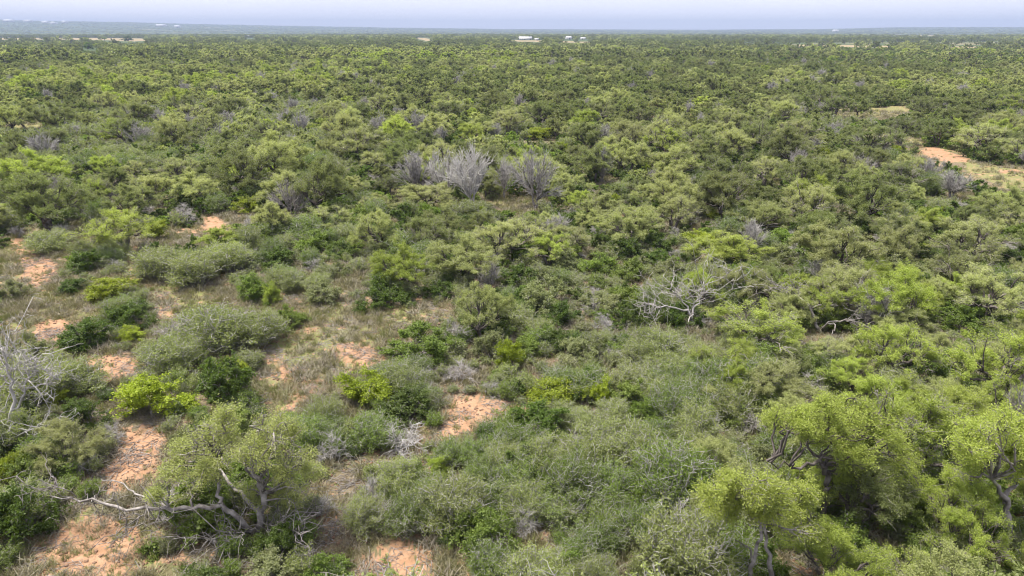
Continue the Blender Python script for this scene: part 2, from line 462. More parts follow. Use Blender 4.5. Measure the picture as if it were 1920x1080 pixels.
def brush(seed, W, H, nst, nleaf, L, w, twig_r=0.012, side=5, bare=0.25, spread=0.16):
    """thorny thicket shrub: many thin wands rising and arching out of one crown of roots"""
    r = np.random.default_rng(seed); wood = Wood(); T = []
    for k in range(nst):
        az = k * 2.39996 + r.normal(0, 0.3); rad = W / 2 * math.sqrt(r.uniform(0.02, 1.0)) * r.uniform(0.75, 1.1)
        b = np.array([math.cos(az), math.sin(az), 0]) * rad * r.uniform(0.15, 0.5); b[2] = -0.06
        dome = math.sqrt(max(0.05, 1 - (rad / (W / 2 * 1.15)) ** 2))
        e = np.array([math.cos(az) * rad, math.sin(az) * rad, H * dome * r.uniform(0.55, 1.3)]); e[:2] += r.normal(0, 0.12 * W / 2, 2)
        P = crooked(r, b, e, 6, 0.05, 0.07)
        isb = r.random() < bare
        wood.tube(P, np.linspace(twig_r * 1.6, twig_r * 0.6, 6), 3)
        for _ in range(side):
            t = r.uniform(0.3, 0.95); i0 = min(int(t * 5), 4); p = P[i0] + (P[i0 + 1] - P[i0]) * (t * 5 - i0)
            d = r.normal(0, 1, 3); d[2] = abs(d[2]) * 0.8 + 0.15; d /= np.linalg.norm(d)
            q = p + d * r.uniform(0.2, 0.65) * min(1.0, H / 1.6); q[2] = max(q[2], 0.05)
            S = crooked(r, p, q, 4, 0.09)
            wood.tube(S, np.linspace(twig_r * 0.8, twig_r * 0.4, 4), 3)
            if not isb: T.append(S)
    LV = np.zeros((0, 3)); LQ = np.zeros((0, 4), int)
    if nleaf and T:
        T = np.stack(T); k = r.integers(0, len(T), nleaf); t = r.uniform(0.2, 3.0, nleaf); i0 = np.minimum(t.astype(int), 2); ft = (t - i0)[:, None]
        P = T[k, i0] * (1 - ft) + T[k, i0 + 1] * ft + r.normal(0, spread * 0.45, (nleaf, 3)); P[:, 2] = np.maximum(P[:, 2], 0.03)
        LV, LQ = leaves_at(r, P, L, w, -0.1, 0.8)
    e = (np.zeros((0, 3)), np.zeros((0, 4), int))
    return wood.data(), e, (LV, LQ)

def join(*parts):
    V = []; Q = []; n = 0
    for v, q in parts:
        if len(v): V.append(v); Q.append(np.asarray(q) + n); n += len(v)
    if not V: return np.zeros((0, 3)), np.zeros((0, 4), int)
    return np.concatenate(V), np.concatenate(Q)

def fan(seed, W, H, stems, limbs, twigs, trunk_r, twig_r):
    """leafless tree: straight limbs fanning up and out of a short forked trunk, fringed with fine twigs"""
    r = np.random.default_rng(seed); wood = Wood(); fine = Wood()
    for k in range(stems):
        a0 = k * 6.283 / stems + r.uniform(0, 1)
        f0 = np.array([math.cos(a0) * W * 0.05, math.sin(a0) * W * 0.05, H * r.uniform(0.14, 0.24)])
        wood.tube(crooked(r, (f0[0] * 0.4, f0[1] * 0.4, -0.1), f0, 4, 0.04), np.linspace(trunk_r, trunk_r * 0.75, 4), 6)
        for j in range(limbs):
            az = a0 + r.normal(0, 0.9); el = math.radians(min(86, abs(r.normal(52, 20)) + 8))
            R = np.array([W / 2, W / 2, H * 0.80]) * r.uniform(0.7, 1.02)
            e = f0 + np.array([math.cos(az) * math.cos(el), math.sin(az) * math.cos(el), math.sin(el)]) * R
            P = crooked(r, f0, e, 7, 0.02, 0.04 * math.cos(el))
            wood.tube(P, np.linspace(trunk_r * 0.42, twig_r * 1.1, 7), 4)
            d0 = (e - f0) / np.linalg.norm(e - f0)
            for _ in range(twigs):
                t = r.uniform(0.25, 0.98) * 6; i0 = min(int(t), 5); p = P[i0] + (P[i0 + 1] - P[i0]) * (t - i0)
                d = d0 * 1.3 + r.normal(0, 0.42, 3); d /= np.linalg.norm(d)
                l = W * r.uniform(0.08, 0.20); S = crooked(r, p, p + d * l, 4, 0.04)
                fine.tube(S, np.linspace(twig_r, twig_r * 0.5, 4), 3)
                for _ in range(3):
                    q = S[r.integers(1, 3)]; d2 = d + r.normal(0, 0.45, 3); fine.tube(np.array([q, q + d2 * l * 0.3, q + d2 * l * 0.55 + r.normal(0, 0.03, 3)]), np.array([0.75, 0.6, 0.35]) * twig_r, 3)
    return wood.data(), fine.data(), (np.zeros((0, 3)), np.zeros((0, 4), int))

# ------------------------------------------------------------------ the ground: one sheet out to the far hills
def build_ground():
    az = np.concatenate([np.linspace(-180, -56, 30)[:-1], np.linspace(-56, -41, 34)[:-1], np.linspace(-41, 41, 420)[:-1], np.linspace(41, 56, 34)[:-1], np.linspace(56, 180, 30)[:-1]])
    az = np.radians(az); na = len(az)
    rr = np.concatenate([[0.6, 3, 7, 11], np.geomspace(14, 180, 190), np.geomspace(186, 11600, 110)]); nr = len(rr)
    A, R = np.meshgrid(az, rr)
    X = R * np.sin(A); Y = R * np.cos(A); Z = height(X, Y)
    V = np.stack([X, Y, Z], -1).reshape(-1, 3)
    i = np.arange(nr - 1)[:, None] * na; j = np.arange(na)[None, :]; j2 = (j + 1) % na
    Q = np.stack([i + j, i + na + j, i + na + j2, i + j2], -1).reshape(-1, 4)
    Q = np.concatenate([Q, Q[:0]])
    me = mesh_quads('ground', V, Q, [ground_mat()], smooth=True)
    def soft(polys, jit):
        m = np.zeros(X.shape); front = Y > 1
        r = np.random.default_rng(1)
        for _ in range(7):
            xx = X + r.normal(0, jit, X.shape); yy = Y + r.normal(0, jit, X.shape)
            px, py = proj(xx, np.maximum(yy, 1), 0 * xx)
            m += in_any(polys, px, py) & front
        return m / 7
    sand = soft(SAND, 0.7); grass = soft(GRASS, 0.5); field = soft(FIELD, 0.5); sav = soft(SAVANNA, 6.0)
    woods = np.clip((R - 250) / 500, 0, 1)
    field = np.maximum(field, 0.55 * sav * (sines(X, Y, 0.05, 11) > 0.05))
    for nm, v in (('sand', sand), ('grass', grass), ('field', field), ('woods', woods)):
        at = me.attributes.new(nm, 'FLOAT', 'POINT'); at.data.foreach_set('value', v.ravel().astype(np.float32))
    o = bpy.data.objects.new('ground', me); C.objects.link(o); o['kind'] = 'structure'
    o['label'] = 'orange sandy soil with dry grass and leaf litter between the bushes'
build_ground()

# ------------------------------------------------------------------ prototypes
def tint(parts, wood_mat):
    return parts, wood_mat

PROTO = {}       # kind -> list of (trunk mesh, crown mesh, W, H)
def proto(kind, parts, wm, lm, W, H, fine_in_crown=False):
    wood, fine, leaf = parts
    k = len(PROTO.setdefault(kind, []))
    if fine_in_crown:
        V, Q = wood; tm = mesh_quads(f'{kind}_wood_{k}', V, Q, [MAT[wm]], smooth=True)
        V, Q = fine; cm = mesh_quads(f'{kind}_crown_{k}', V, Q, [MAT[lm]])
    else:
        V, Q = join(wood, fine); mi = np.zeros(len(Q), int); mi[len(wood[1]):] = 1
        tm = mesh_quads(f'{kind}_wood_{k}', V, Q, [MAT[wm], MAT['bark_grey']], mi, smooth=True)
        V, Q = leaf; cm = mesh_quads(f'{kind}_crown_{k}', V, Q, [MAT[lm]])
    PROTO[kind].append((tm, cm, W, H))

for s in range(8):
    W, H = 5.6 + 0.25 * (s % 4), 4.3 + 0.25 * (s % 3)
    sparse = s in (2, 5, 7)
    proto('mesquite', plant(100 + s, W, H, H * 0.40, 44 + 4 * (s % 3), 0.58, 32000 if sparse else 52000, 0.092, 0.031, stems=1 + (s % 3), trunk_r=0.17,
          twigs=15 if sparse else 11, twig_r=0.013, droop=0.25, flat=0.55, bare=0.45 if sparse else 0.15, umin=-0.05), 'bark_dark', 'mesq_pale', W, H)
for s in range(6):
    W, H = 2.6, 1.75 + 0.1 * (s % 3)
    proto('bush', plant(200 + s, W, H, H * 0.16, 34, 0.36, 11000, 0.085, 0.050, stems=6, trunk_r=0.035,
          twigs=8, twig_r=0.008, droop=0.1, flat=0.8, bare=0.10, umin=-0.25, fork=0.2, sides=4), 'bark_grey', 'bush_dark', W, H)
for s in range(6):
    W, H = 2.6, 1.55
    proto('thornbrush', brush(300 + s, W, H, 110, 14500, 0.080, 0.034, twig_r=0.011, side=6, bare=0.20), 'twig_pale', 'thorn', W, H)
for s in range(3):
    W, H = 2.3, 1.9
    proto('lime', plant(400 + s, W, H, H * 0.22, 30, 0.38, 15000, 0.074, 0.040, stems=4, trunk_r=0.04,
          twigs=8, twig_r=0.008, droop=-0.1, flat=0.9, bare=0.0, umin=-0.2, fork=0.25, sides=4), 'bark_grey', 'lime', W, H)
for s in range(4):
    W, H = 5.6, 6.0
    proto('dead_tree', fan(500 + s, W, H, 2 + s % 3, 13 - 2 * (s % 3), 15, 0.13, 0.019), 'bark_grey', 'twig_pale', W, H, True)
for s in range(4):
    W, H = 2.2, 1.5
    proto('dead_shrub', plant(600 + s, W, H, H * 0.2, 26, 0.42, 0, 1, 1, stems=5, trunk_r=0.035, twigs=14, twig_r=0.011,
          wob=0.06, umin=-0.2, fork=0.2, arch=0.04, sides=4), 'twig_pale', 'twig_pale', W, H, True)

for s in range(4):
    proto('low_shrub', brush(350 + s, 1.2, 0.75, 46, 3600, 0.075, 0.034, twig_r=0.008, side=5, bare=0.15, spread=0.13), 'twig_mauve', 'bush_mid', 1.2, 0.75)

# coarser meshes for the masses far away
MASS = {}
def mass(kind, parts, wm, lm, W, H):
    wood, fine, leaf = parts
    V, Q = join(wood, fine, leaf); nw = len(wood[1]) + len(fine[1])
    mi = np.zeros(len(Q), int); mi[nw:] = 1
    me = mesh_quads(f'{kind}_{len(MASS.get(kind, []))}', V, Q, [MAT[wm], MAT[lm]], mi)
    MASS.setdefault(kind, []).append((me, W, H))
for s in range(6):
    lm = ('mesq_pale', 'mesq_olive', 'mesq_fresh', 'mesq_olive', 'mesq_pale', 'mesq_olive')[s]
    mass('mesquite_mid', plant(700 + s, 5.8, 4.5, 1.5, 40, 0.66, 6500, 0.27, 0.11, stems=1 + s % 3, trunk_r=0.16, twigs=4, twig_r=0.02, bare=0.2, sides=4), 'bark_dark', lm, 5.8, 4.5)
    mass('mesquite_far', plant(720 + s, 5.8, 4.5, 1.3, 30, 0.75, 1500, 0.50, 0.26, stems=1, trunk_r=0.2, twigs=1, twig_r=0.03, sides=3), 'bark_dark', lm, 5.8, 4.5)
for s in range(4):
    lm = ('bush_dark', 'bush_mid', 'bush_grey', 'bush_dark')[s]
    mass('bush_mid', plant(740 + s, 2.6, 1.8, 0.25, 24, 0.42, 2600, 0.18, 0.10, stems=4, trunk_r=0.04, twigs=2, twig_r=0.012, umin=-0.25, sides=3), 'bark_grey', lm, 2.6, 1.8)
    mass('bush_far', plant(760 + s, 2.6, 1.8, 0.25, 16, 0.5, 480, 0.40, 0.23, stems=2, trunk_r=0.05, twigs=1, twig_r=0.02, umin=-0.25, sides=3), 'bark_grey', lm, 2.6, 1.8)
for s in range(3):
    mass('thorn_mid', brush(780 + s, 2.6, 1.6, 60, 2400, 0.15, 0.075, twig_r=0.017, side=4, bare=0.3), 'twig_pale', 'thorn', 2.6, 1.6)
mass('dead_mid', fan(790, 4.6, 4.6, 3, 10, 12, 0.12, 0.024), 'twig_pale', 'twig_pale', 4.6, 4.6)

# ------------------------------------------------------------------ placing
INST = []        # dicts of things to place

def put(kind, px, py, wpx, toppy=None, mat=None, wood=None, var=None, label=None, rz=None, lm=None):
    x, y = ground(px, py)
    d = depth_of(x, y)
    W = wpx / F * d
    p = PROTO[kind]; v = rng.integers(len(p)) if var is None else var
    h = None
    if toppy is not None:
        h = float(lift(px, toppy, y)[2])
    s = W / p[v][2]
    sz = (h / p[v][3]) if h else s
    sz = min(max(sz, s * 0.55), s * 1.7)
    INST.append(dict(kind=kind, x=x, y=y, s=s, sz=sz, var=int(v), rz=rng.uniform(0, 6.28) if rz is None else rz, mat=mat, wood=wood, label=label, lm=lm, W=W, H=sz * p[v][3], hand=True))

# --- landmark plants, read off the photograph: (kind, foot x, foot y, width, top y)
put('dead_tree', 885, 392, 118, 272, wood='twig_pale', mat='twig_white', label='tallest bare grey dead tree fanning up amid the green canopy', lm='tallest bare dead tree')
put('dead_tree', 1003, 392, 104, 276, mat='twig_pale', label='mauve-grey dead tree with a dark trunk, right of the tallest dead tree', lm='mauve dead tree')
put('dead_tree', 838, 380, 80, 286, mat='twig_white', label='grey dead tree wedged between the tallest and the low spreading dead tree')
put('dead_tree', 945, 372, 70, 292, mat='twig_pale', label='low dead tree between the tallest and the mauve-grey dead tree')
put('dead_tree', 785, 368, 104, 286, mat='twig_pale', label='low spreading dead tree with pinkish twigs, left of the tallest dead tree', lm='pinkish dead tree')
put('dead_tree', 1128, 345, 44, 278, label='slim bare grey tree poking out right of the dead tree cluster')
put('dead_tree', 1782, 372, 78, 322, mat='twig_pale', label='small forked dead tree below the sandy track on the right', lm='forked dead tree below the sandy track')
put('dead_tree', 1898, 862, 105, 708, mat='bark_grey', wood='twig_pale', label='bare pale forked treetop rising among lime crowns at the right edge', lm='bare fork at the right edge')
put('dead_shrub', 215, 832, 55, 775, label='small upright bleached twig shrub beside the left sand patch')
put('dead_shrub', 1132, 622, 48, 582, label='small whitish dead shrub among green bushes right of centre', lm='small whitish dead shrub')
put('dead_shrub', 752, 842, 125, 788, label='wide bleached twig tangle below the long dark bush', lm='wide bleached twig tangle')
put('dead_shrub', 858, 712, 75, 668, mat='twig_mauve', label='greyish bare twig shrub left of the small lime tree')
put('dead_shrub', 622, 862, 80, 800, label='spiky grey dead shrub right of the big spreading mesquite', lm='spiky grey dead shrub')
put('dead_shrub', 1520, 738, 80, 690, mat='twig_mauve', label='bare mauve twigs on top of the pale crowns, right of centre')
put('dead_shrub', 1400, 810, 80, 765, mat='twig_mauve', label='grey dead shrub at the left foot of the pale right-hand mesquites')
put('dead_shrub', 350, 640, 110, 590, mat='twig_mauve', label='wide grey-mauve thorn skeleton behind the dark bush pair', lm='wide grey-mauve skeleton')
put('dead_shrub', 470, 612, 90, 575, mat='twig_mauve', label='grey twiggy shrub at the left end of the grass opening')
put('dead_shrub', 1650, 900, 90, 840, label='grey twig arch leaning under the lime mesquite crowns', lm='grey twig arch')
put('dead_shrub', 700, 940, 60, 880, label='pale twig clump above the bottom sand patch')
put('dead_shrub', 985, 1000, 70, 940, label='pale bent twigs between thickets at bottom centre', lm='pale bent twigs')

put('lime', 955, 692, 70, 626, label='small lime-green tree standing alone in the centre thicket', lm='small lime tree')
put('lime', 1034, 758, 128, 698, label='flat-topped lime shrub behind the round dark bush', lm='flat-topped lime shrub')
put('lime', 1127, 758, 72, 696, label='upright lime shrub right of the flat-topped lime shrub', lm='upright lime shrub')
put('lime', 694, 756, 124, 682, label='broad yellow-green shrub left of the central sand tongue', lm='broad yellow-green shrub')
put('lime', 285, 774, 140, 700, label='wide yellow-green shrub with grey limbs on the left sand', lm='wide yellow-green shrub')
put('lime', 205, 560, 92, 512, label='yellow-green shrub beside the upper left sand path', lm='yellow-green shrub by the sand path')
put('lime', 247, 640, 62, 606, label='small yellow shrub tucked behind the dark bush pair')
put('lime', 472, 398, 62, 360, label='rounded lime shrub right of the small square sand patch', lm='rounded lime shrub')
put('lime', 294, 448, 58, 408, label='lime shrub in front of the pale mesquites, upper left')
put('lime', 28, 900, 78, 838, label='lime shrub at the left edge over dark brush', lm='lime shrub at the left edge')
put('lime', 110, 762, 70, 728, label='low yellow-green shrub under the bleached edge tree')
put('lime', 1332, 412, 42, 386, label='tiny lime shrub among grey mesquites, right of centre')
put('lime', 1310, 458, 70, 430, label='lime-tipped shrub behind the right-hand olive mesquite')
put('lime', 210, 262, 46, 238, label='lime shrub in the upper left distance')
put('lime', 1010, 262, 60, 236, label='lime treetop beyond the dead trees', lm='lime treetop beyond the dead trees')
put('lime', 440, 706, 64, 664, label='bright lime shoots on the big dark bush')
put('lime', 512, 568, 44, 520, mat='mesq_fresh', label='fresh green sapling at the end of the grass opening')
put('lime', 824, 890, 46, 842, mat='mesq_fresh', label='small yellowish sapling at the foot of the central sand tongue')

D, M_, G_ = 'bush_dark', 'bush_mid', 'bush_grey'
put('bush', 430, 752, 140, 648, D, label='big dark green bush by the wide yellow-green shrub', lm='big dark bush')
put('bush', 160, 652, 118, 590, D, label='dark rounded bush, left one of a touching pair', lm='dark bush pair')
put('bush', 246, 618, 92, 562, D, label='dark domed bush, taller right one of a touching pair')
put('bush', 1012, 812, 130, 740, D, label='round dark bush in front of the flat-topped lime shrub', lm='round dark bush')
put('bush', 905, 1030, 150, 945, M_, label='domed mid-green bush in the bottom centre thicket', lm='domed green bush at bottom centre')
put('bush', 788, 672, 145, 594, M_, label='big fresh green bush beside the grass opening', lm='big fresh green bush')
put('bush', 922, 672, 92, 612, G_, label='grey-green bush left of the small lime tree')
put('bush', 1046, 606, 92, 552, D, label='dark bush below the tiny central sand patch', lm='dark bush below the tiny sand patch')
put('bush', 1082, 672, 98, 620, G_, label='round grey-green bush right of the small lime tree')
put('bush', 1122, 512, 92, 460, M_, label='mid-green domed bush, first of two right of centre', lm='twin green domes')
put('bush', 1182, 522, 84, 470, M_, label='mid-green domed bush, second of two right of centre')
put('bush', 765, 782, 130, 726, D, label='long dark bush right of the broad yellow-green shrub', lm='long dark bush')
put('bush', 722, 570, 110, 504, D, label='green bush with yellowish top behind the grass opening', lm='yellow-topped bush')
put('bush', 606, 568, 84, 526, G_, label='dark grey-green bush left of the yellow-topped bush')
put('bush', 135, 548, 66, 520, D, label='small dark bush beside the upper left sand path')
put('bush', 160, 510, 84, 468, D, label='dark bush cluster above the upper left sand path')
put('bush', 524, 500, 90, 456, D, label='dark dome beneath the pale mesquite, left of centre')
put('bush', 474, 562, 90, 510, M_, label='green bush in front of the dark dome, left of centre')
put('bush', 1206, 794, 84, 738, M_, label='rounded green bush right of the upright lime shrub', lm='rounded green bush')
put('bush', 40, 1010, 150, 905, D, label='massive dark bush filling the lower left edge', lm='massive dark bush at the lower left edge')
put('bush', 395, 990, 190, 890, M_, label='green underbrush under the big spreading mesquite')
put('bush', 540, 1035, 120, 965, D, label='dark green bush at the foot of the big spreading mesquite')
put('bush', 160, 800, 100, 745, D, label='dark olive bush above the left sand patch')
put('bush', 640, 480, 74, 440, D, label='dark bush left of the central mesquite group')
put('bush', 830, 555, 60, 520, D, label='small dark bush right of the yellow-topped bush')
put('bush', 1720, 700, 130, 630, D, label='dark bush in the hollow between right-hand mesquites')
put('bush', 1800, 620, 120, 560, M_, label='green bush left of the bright right-edge crown')
put('bush', 1580, 1040, 160, 965, 'bush_mid', label='bright green undergrowth bush under the right-hand trunks')

P_, FR, OL = 'mesq_pale', 'mesq_fresh', 'mesq_olive'
put('mesquite', 1420, 668, 225, 566, FR, label='wide domed yellow-green mesquite, right of centre', lm='wide domed mesquite')
put('mesquite', 952, 494, 170, 400, P_, label='pale mesquite with a dark visible trunk at centre', lm='central trunked mesquite')
put('mesquite', 866, 528, 150, 438, P_, label='pale sage mesquite left of the central trunked one')
put('mesquite', 1030, 500, 110, 428, FR, label='yellowish mesquite right of the central trunked one')
put('mesquite', 905, 640, 140, 528, P_, label='pale sage mesquite behind the small lime tree', lm='pale mesquite at centre')
put('mesquite', 95, 440, 165, 312, OL, label='dark-limbed mesquite at the upper left edge', lm='dark-limbed mesquite')
put('mesquite', 232, 478, 165, 384, FR, label='broad yellow-green mesquite left of the square sand patch', lm='broad mesquite by the square sand patch')
put('mesquite', 514, 446, 86, 376, P_, label='round pale mesquite right of the rounded lime shrub', lm='round pale mesquite')
put('mesquite', 612, 440, 105, 378, P_, label='pale mesquite right of the round pale one')
put('mesquite', 1178, 462, 150, 376, P_, label='pale mesquite mixed with dead limbs, right of centre')
put('mesquite', 1362, 505, 160, 436, FR, label='yellow-green flat mesquite, right of the twin domes', lm='flat yellow-green mesquite')
put('mesquite', 1560, 530, 190, 420, P_, label='large pale mesquite mid right, above the fallen limbs', lm='large pale mesquite')
put('mesquite', 1430, 440, 120, 370, P_, label='grey-green mesquite behind the flat yellow-green one')
put('mesquite', 1800, 500, 170, 398, P_, label='grey-green mesquite with dark forks, right side', lm='dark-forked mesquite')
put('mesquite', 1840, 610, 170, 490, P_, label='pale mesquite below the dark-forked one')
put('mesquite', 1868, 760, 205, 604, FR, label='bright yellow-green mesquite crown at the right edge', lm='bright crown at the right edge')
put('mesquite', 1660, 722, 175, 592, FR, label='fresh yellow-green mesquite left of the right-edge crown')
put('mesquite', 1450, 760, 170, 668, P_, label='pale feathery mesquite below the wide domed one')
put('mesquite', 1700, 895, 260, 716, FR, label='large lime-tinted mesquite crown in the lower right', lm='large lime-tinted mesquite')
put('mesquite', 1800, 1075, 170, 930, FR, label='lime mesquite in the bottom right corner')
put('mesquite', 1560, 1125, 200, 990, FR, label='yellow-green treetop cut by the bottom edge, right side')
put('mesquite', 1765, 1012, 165, 880, FR, label='lime mesquite between the crooked-trunk tree and the right-edge forked trunk')
put('mesquite', 1330, 1010, 120, 905, P_, label='pale mesquite left of the double-trunk mesquite')
put('mesquite', 1490, 842, 150, 738, P_, label='pale sage mesquite behind the crooked-trunk mesquite')
put('mesquite', 1790, 830, 180, 715, FR, label='lime mesquite left of the bare fork at the right edge')
put('mesquite', 1575, 700, 130, 625, P_, label='pale mesquite just below the fallen dark limbs')
put('mesquite', 800, 400, 150, 338, P_, label='pale grey-green mesquite below the pinkish dead tree')
put('mesquite', 1640, 300, 120, 225, OL, label='rounded olive mesquite left of the sandy track', lm='olive mesquite by the sandy track')
put('mesquite', 1836, 290, 130, 222, P_, label='umbrella mesquite with a dark trunk right of the sandy track', lm='umbrella mesquite')
put('mesquite', 1895, 215, 70, 168, FR, label='round yellow-green tree near the right edge, far off')
put('mesquite', 135, 880, 150, 790, P_, label='thin pale mesquite over the left sand, beside the lime edge shrub')
TH = [(62, 765, 150, 690, 'under the bleached edge tree'), (405, 655, 150, 588, 'behind the big dark bush, widest of its grey row'), (485, 645, 120, 592, 'at the right end of the grey row behind the big dark bush'),
      (325, 700, 120, 645, 'between the small yellow shrub and the big dark bush'), (300, 520, 110, 472, 'right of the yellow-green shrub by the sand path'), (365, 532, 110, 480, 'in the upper left scrub, centre of the grey belt'),
      (430, 508, 100, 462, 'below the rounded lime shrub'), (150, 735, 120, 690, 'behind the low yellow-green shrub'), (95, 470, 90, 438, 'at the top of the upper left sand path')]
for a, b, c_, d_, t_ in TH: put('thornbrush', a, b, c_, d_, 'thorn', label='grey thornbrush ' + t_)
put('bush', 335, 515, 60, 468, M_, label='green bush rising out of the upper left grey thornbrush')
put('bush', 545, 610, 70, 560, M_, label='upright green bush at the near end of the grass opening')
put('bush', 60, 690, 110, 630, G_, label='olive bush above the bleached edge tree, left edge')
put('bush', 590, 470, 90, 420, M_, label='green bush below the pale mesquite pair, left of centre')
put('mesquite', 420, 480, 110, 425, FR, label='low yellow-green mesquite right of the broad one, upper left')
put('bush', 20, 560, 70, 520, G_, label='grey-green bush at the left edge of the sand path')

NEED = dict(mesquite=285, bush=290, thornbrush=290)
OPEN = SAND + GRASS

CLEAR, STAND = [], []
for q in INST:
    a, b = proj(q['x'], q['y'], q['H']); _, c_ = proj(q['x'], q['y'], q['H'] * 0.18)
    hw = 0.40 * q['W'] / depth_of(q['x'], q['y']) * F
    if q['kind'] == 'mesquite': _, c_ = proj(q['x'], q['y'], q['H'] * 0.6); hw *= 0.7
    CLEAR.append((a - hw, a + hw, b, c_, q['y'] - 0.2))
    if q['kind'] != 'mesquite': STAND.append((q['x'], q['y'], q['W']))
for x0, x1, y0, y1, foot in ((230, 580, 800, 1000, 1000), (110, 230, 915, 965, 1000), (1440, 1640, 840, 965, 985), (1385, 1465, 980, 1080, 1125), (1845, 1930, 890, 1000, 1010),
                             (1215, 1335, 520, 612, 612), (-20, 95, 650, 800, 838), (1470, 1620, 530, 630, 622), (1345, 1420, 515, 575, 580)):
    CLEAR.append((x0, x1, y0, y1, ground(960, foot)[1] - 0.3))
for x0, x1, y0, y1, foot in ((972, 999, 68, 75, 75.0), (1001, 1011, 71, 76, 76.0), (1060, 1073, 68, 74, 74.0), (1088, 1099, 69, 74, 74.0), (465, 472, 66, 70, 70.6), (226, 256, 66, 75, 76.5), (156, 178, 82, 92, 92)):
    CLEAR.append((x0, x1, y0, y1, ground(960, foot)[1] + 6))

def column_free(x, y, h, w):
    """False where the plant would stand on, or rise in front of, an opening seen in the photograph"""
    ok = np.ones(len(x), bool)
    for fx in (-0.36, 0.0, 0.36):
        for t in (0.0, 0.45, 0.85):
            px, py = proj(x + fx * w, y, h * t)
            ok &= ~in_any(OPEN + FIELD, px, py)
    for fx in (-0.52, -0.26, 0.0, 0.26, 0.52):
        for t in (0.3, 0.65, 1.0, 1.18):
            px, py = proj(x + fx * w, y, h * t)
            for (x0, x1, y0, y1, yy) in CLEAR:          # nothing grows in front of the landmark plants
                ok &= ~((px > x0) & (px < x1) & (py > y0) & (py < y1) & (y < yy))
    for (hx, hy, hw) in STAND:
        ok &= (x - hx) ** 2 + (y - hy) ** 2 > (0.36 * hw) ** 2
    return ok

def fill(n, kind, wlo, whi, hr, gap, r0, r1, prob, half=47):
    """darts thrown over the ground between r0 and r1"""
    az = np.radians(rng.uniform(-half, half, n)); r = np.sqrt(rng.uniform(r0 * r0, r1 * r1, n))
    x = r * np.sin(az); y = r * np.cos(az)
    w = rng.uniform(wlo, whi, n); h = w * rng.uniform(*hr, n)
    px, py = proj(x, y, 0 * x)
    u_ = rng.random(n) < prob(px, py, r); keep = column_free(x, y, h, w)
    x, y, w, h, r, u_ = x[keep], y[keep], w[keep], h[keep], r[keep], u_[keep]
    cell = whi * gap; grid = {}
    for q in [i for i in INST if i['kind'] == kind and i.get('hand')]:
        grid.setdefault((int(q['x'] // cell), int(q['y'] // cell)), []).append((q['x'], q['y'], q['W']))
    out = []
    for i in range(len(x)):
        cx, cyy = int(x[i] // cell), int(y[i] // cell); good = True
        for a in (-1, 0, 1):
            for b in (-1, 0, 1):
                for (qx, qy, qw) in grid.get((cx + a, cyy + b), ()):
                    if (qx - x[i]) ** 2 + (qy - y[i]) ** 2 < (gap * 0.5 * (qw + w[i])) ** 2: good = False; break
                if not good: break
            if not good: break
        if good:
            grid.setdefault((cx, cyy), []).append((x[i], y[i], w[i]))
            if u_[i]: out.append(i)
    return x[out], y[out], w[out], h[out]

def soft_box(px, py, x0, x1, y0, y1, e=40):
    f = lambda v: np.clip(v, 0, 1)
    return f((px - x0) / e + .5) * f((x1 - px) / e + .5) * f((py - y0) / e + .5) * f((y1 - py) / e + .5)

def p_mesq(px, py, r):
    p = np.full(px.shape, 0.95)
    p = np.where(soft_box(px, py, -200, 1230, 560, 1200) > 0.5, 0.03, p)       # shrubland: few trees
    p = np.where(soft_box(px, py, -200, 700, 440, 560) > 0.5, 0.10, p)
    p = np.where(soft_box(px, py, 640, 1300, 640, 1200) > 0.5, 0.0, p)         # thicket
    p = np.where(soft_box(px, py, -300, 620, 180, 330) > 0.5, 0.55, p)
    p = np.where(in_any(SAVANNA, px, py), 0.12, p)
    return p

def p_bush(px, py, r):
    p = np.full(px.shape, 0.85)
    p = np.where(soft_box(px, py, -200, 820, 430, 820) > 0.5, 0.50, p)
    p = np.where(soft_box(px, py, 640, 1400, 800, 1200) > 0.5, 0.30, p)
    p = np.where(in_any(SAVANNA, px, py), 0.5, p)
    return p

def p_thorn(px, py, r):
    p = np.full(px.shape, 0.10)
    p = np.where(soft_box(px, py, 560, 1420, 790, 1300) > 0.5, 1.0, p)
    p = np.where(soft_box(px, py, 1050, 1420, 640, 800) > 0.5, 1.0, p)
    p = np.where(soft_box(px, py, -200, 800, 440, 780) > 0.5, 0.35, p)
    p = np.where(soft_box(px, py, -300, 640, 180, 330) > 0.5, 0.6, p)
    return p

R_MID = 430.0
FILL = {}
FILL['mesquite'] = fill(60000, 'mesquite', 3.4, 8.4, (0.62, 0.84), 0.70, 16, R_MID, p_mesq)
extra = fill(9000, 'mesquite', 2.8, 5.4, (0.66, 0.95), 0.55, 16, 62, lambda px, py, r: 0.9 * (soft_box(px, py, 1290, 2100, 560, 1250) > 0.5))
FILL['mesquite'] = tuple(np.concatenate(v) for v in zip(FILL['mesquite'], extra))
FILL['bush'] = fill(70000, 'bush', 1.5, 3.8, (0.52, 0.78), 0.56, 15, 260, p_bush)
FILL['thornbrush'] = fill(60000, 'thornbrush', 1.8, 3.6, (0.48, 0.72), 0.46, 14, 200, p_thorn)
FILL['dead_shrub'] = fill(3500, 'dead_shrub', 1.0, 2.4, (0.6, 0.85), 0.9, 16, 110, lambda px, py, r: np.full(px.shape, 0.35))
FILL['dead_tree'] = fill(500, 'dead_tree', 2.4, 4.4, (0.75, 1.0), 1.3, 45, 170, lambda px, py, r: np.full(px.shape, 0.3))
FILL['lime'] = fill(1800, 'lime', 1.5, 3.0, (0.7, 0.95), 1.2, 60, 240, lambda px, py, r: np.full(px.shape, 0.22))

FILL['low_shrub'] = fill(16000, 'low_shrub', 0.7, 1.7, (0.45, 0.75), 0.75, 16, 62, lambda px, py, r: np.full(px.shape, 0.75))

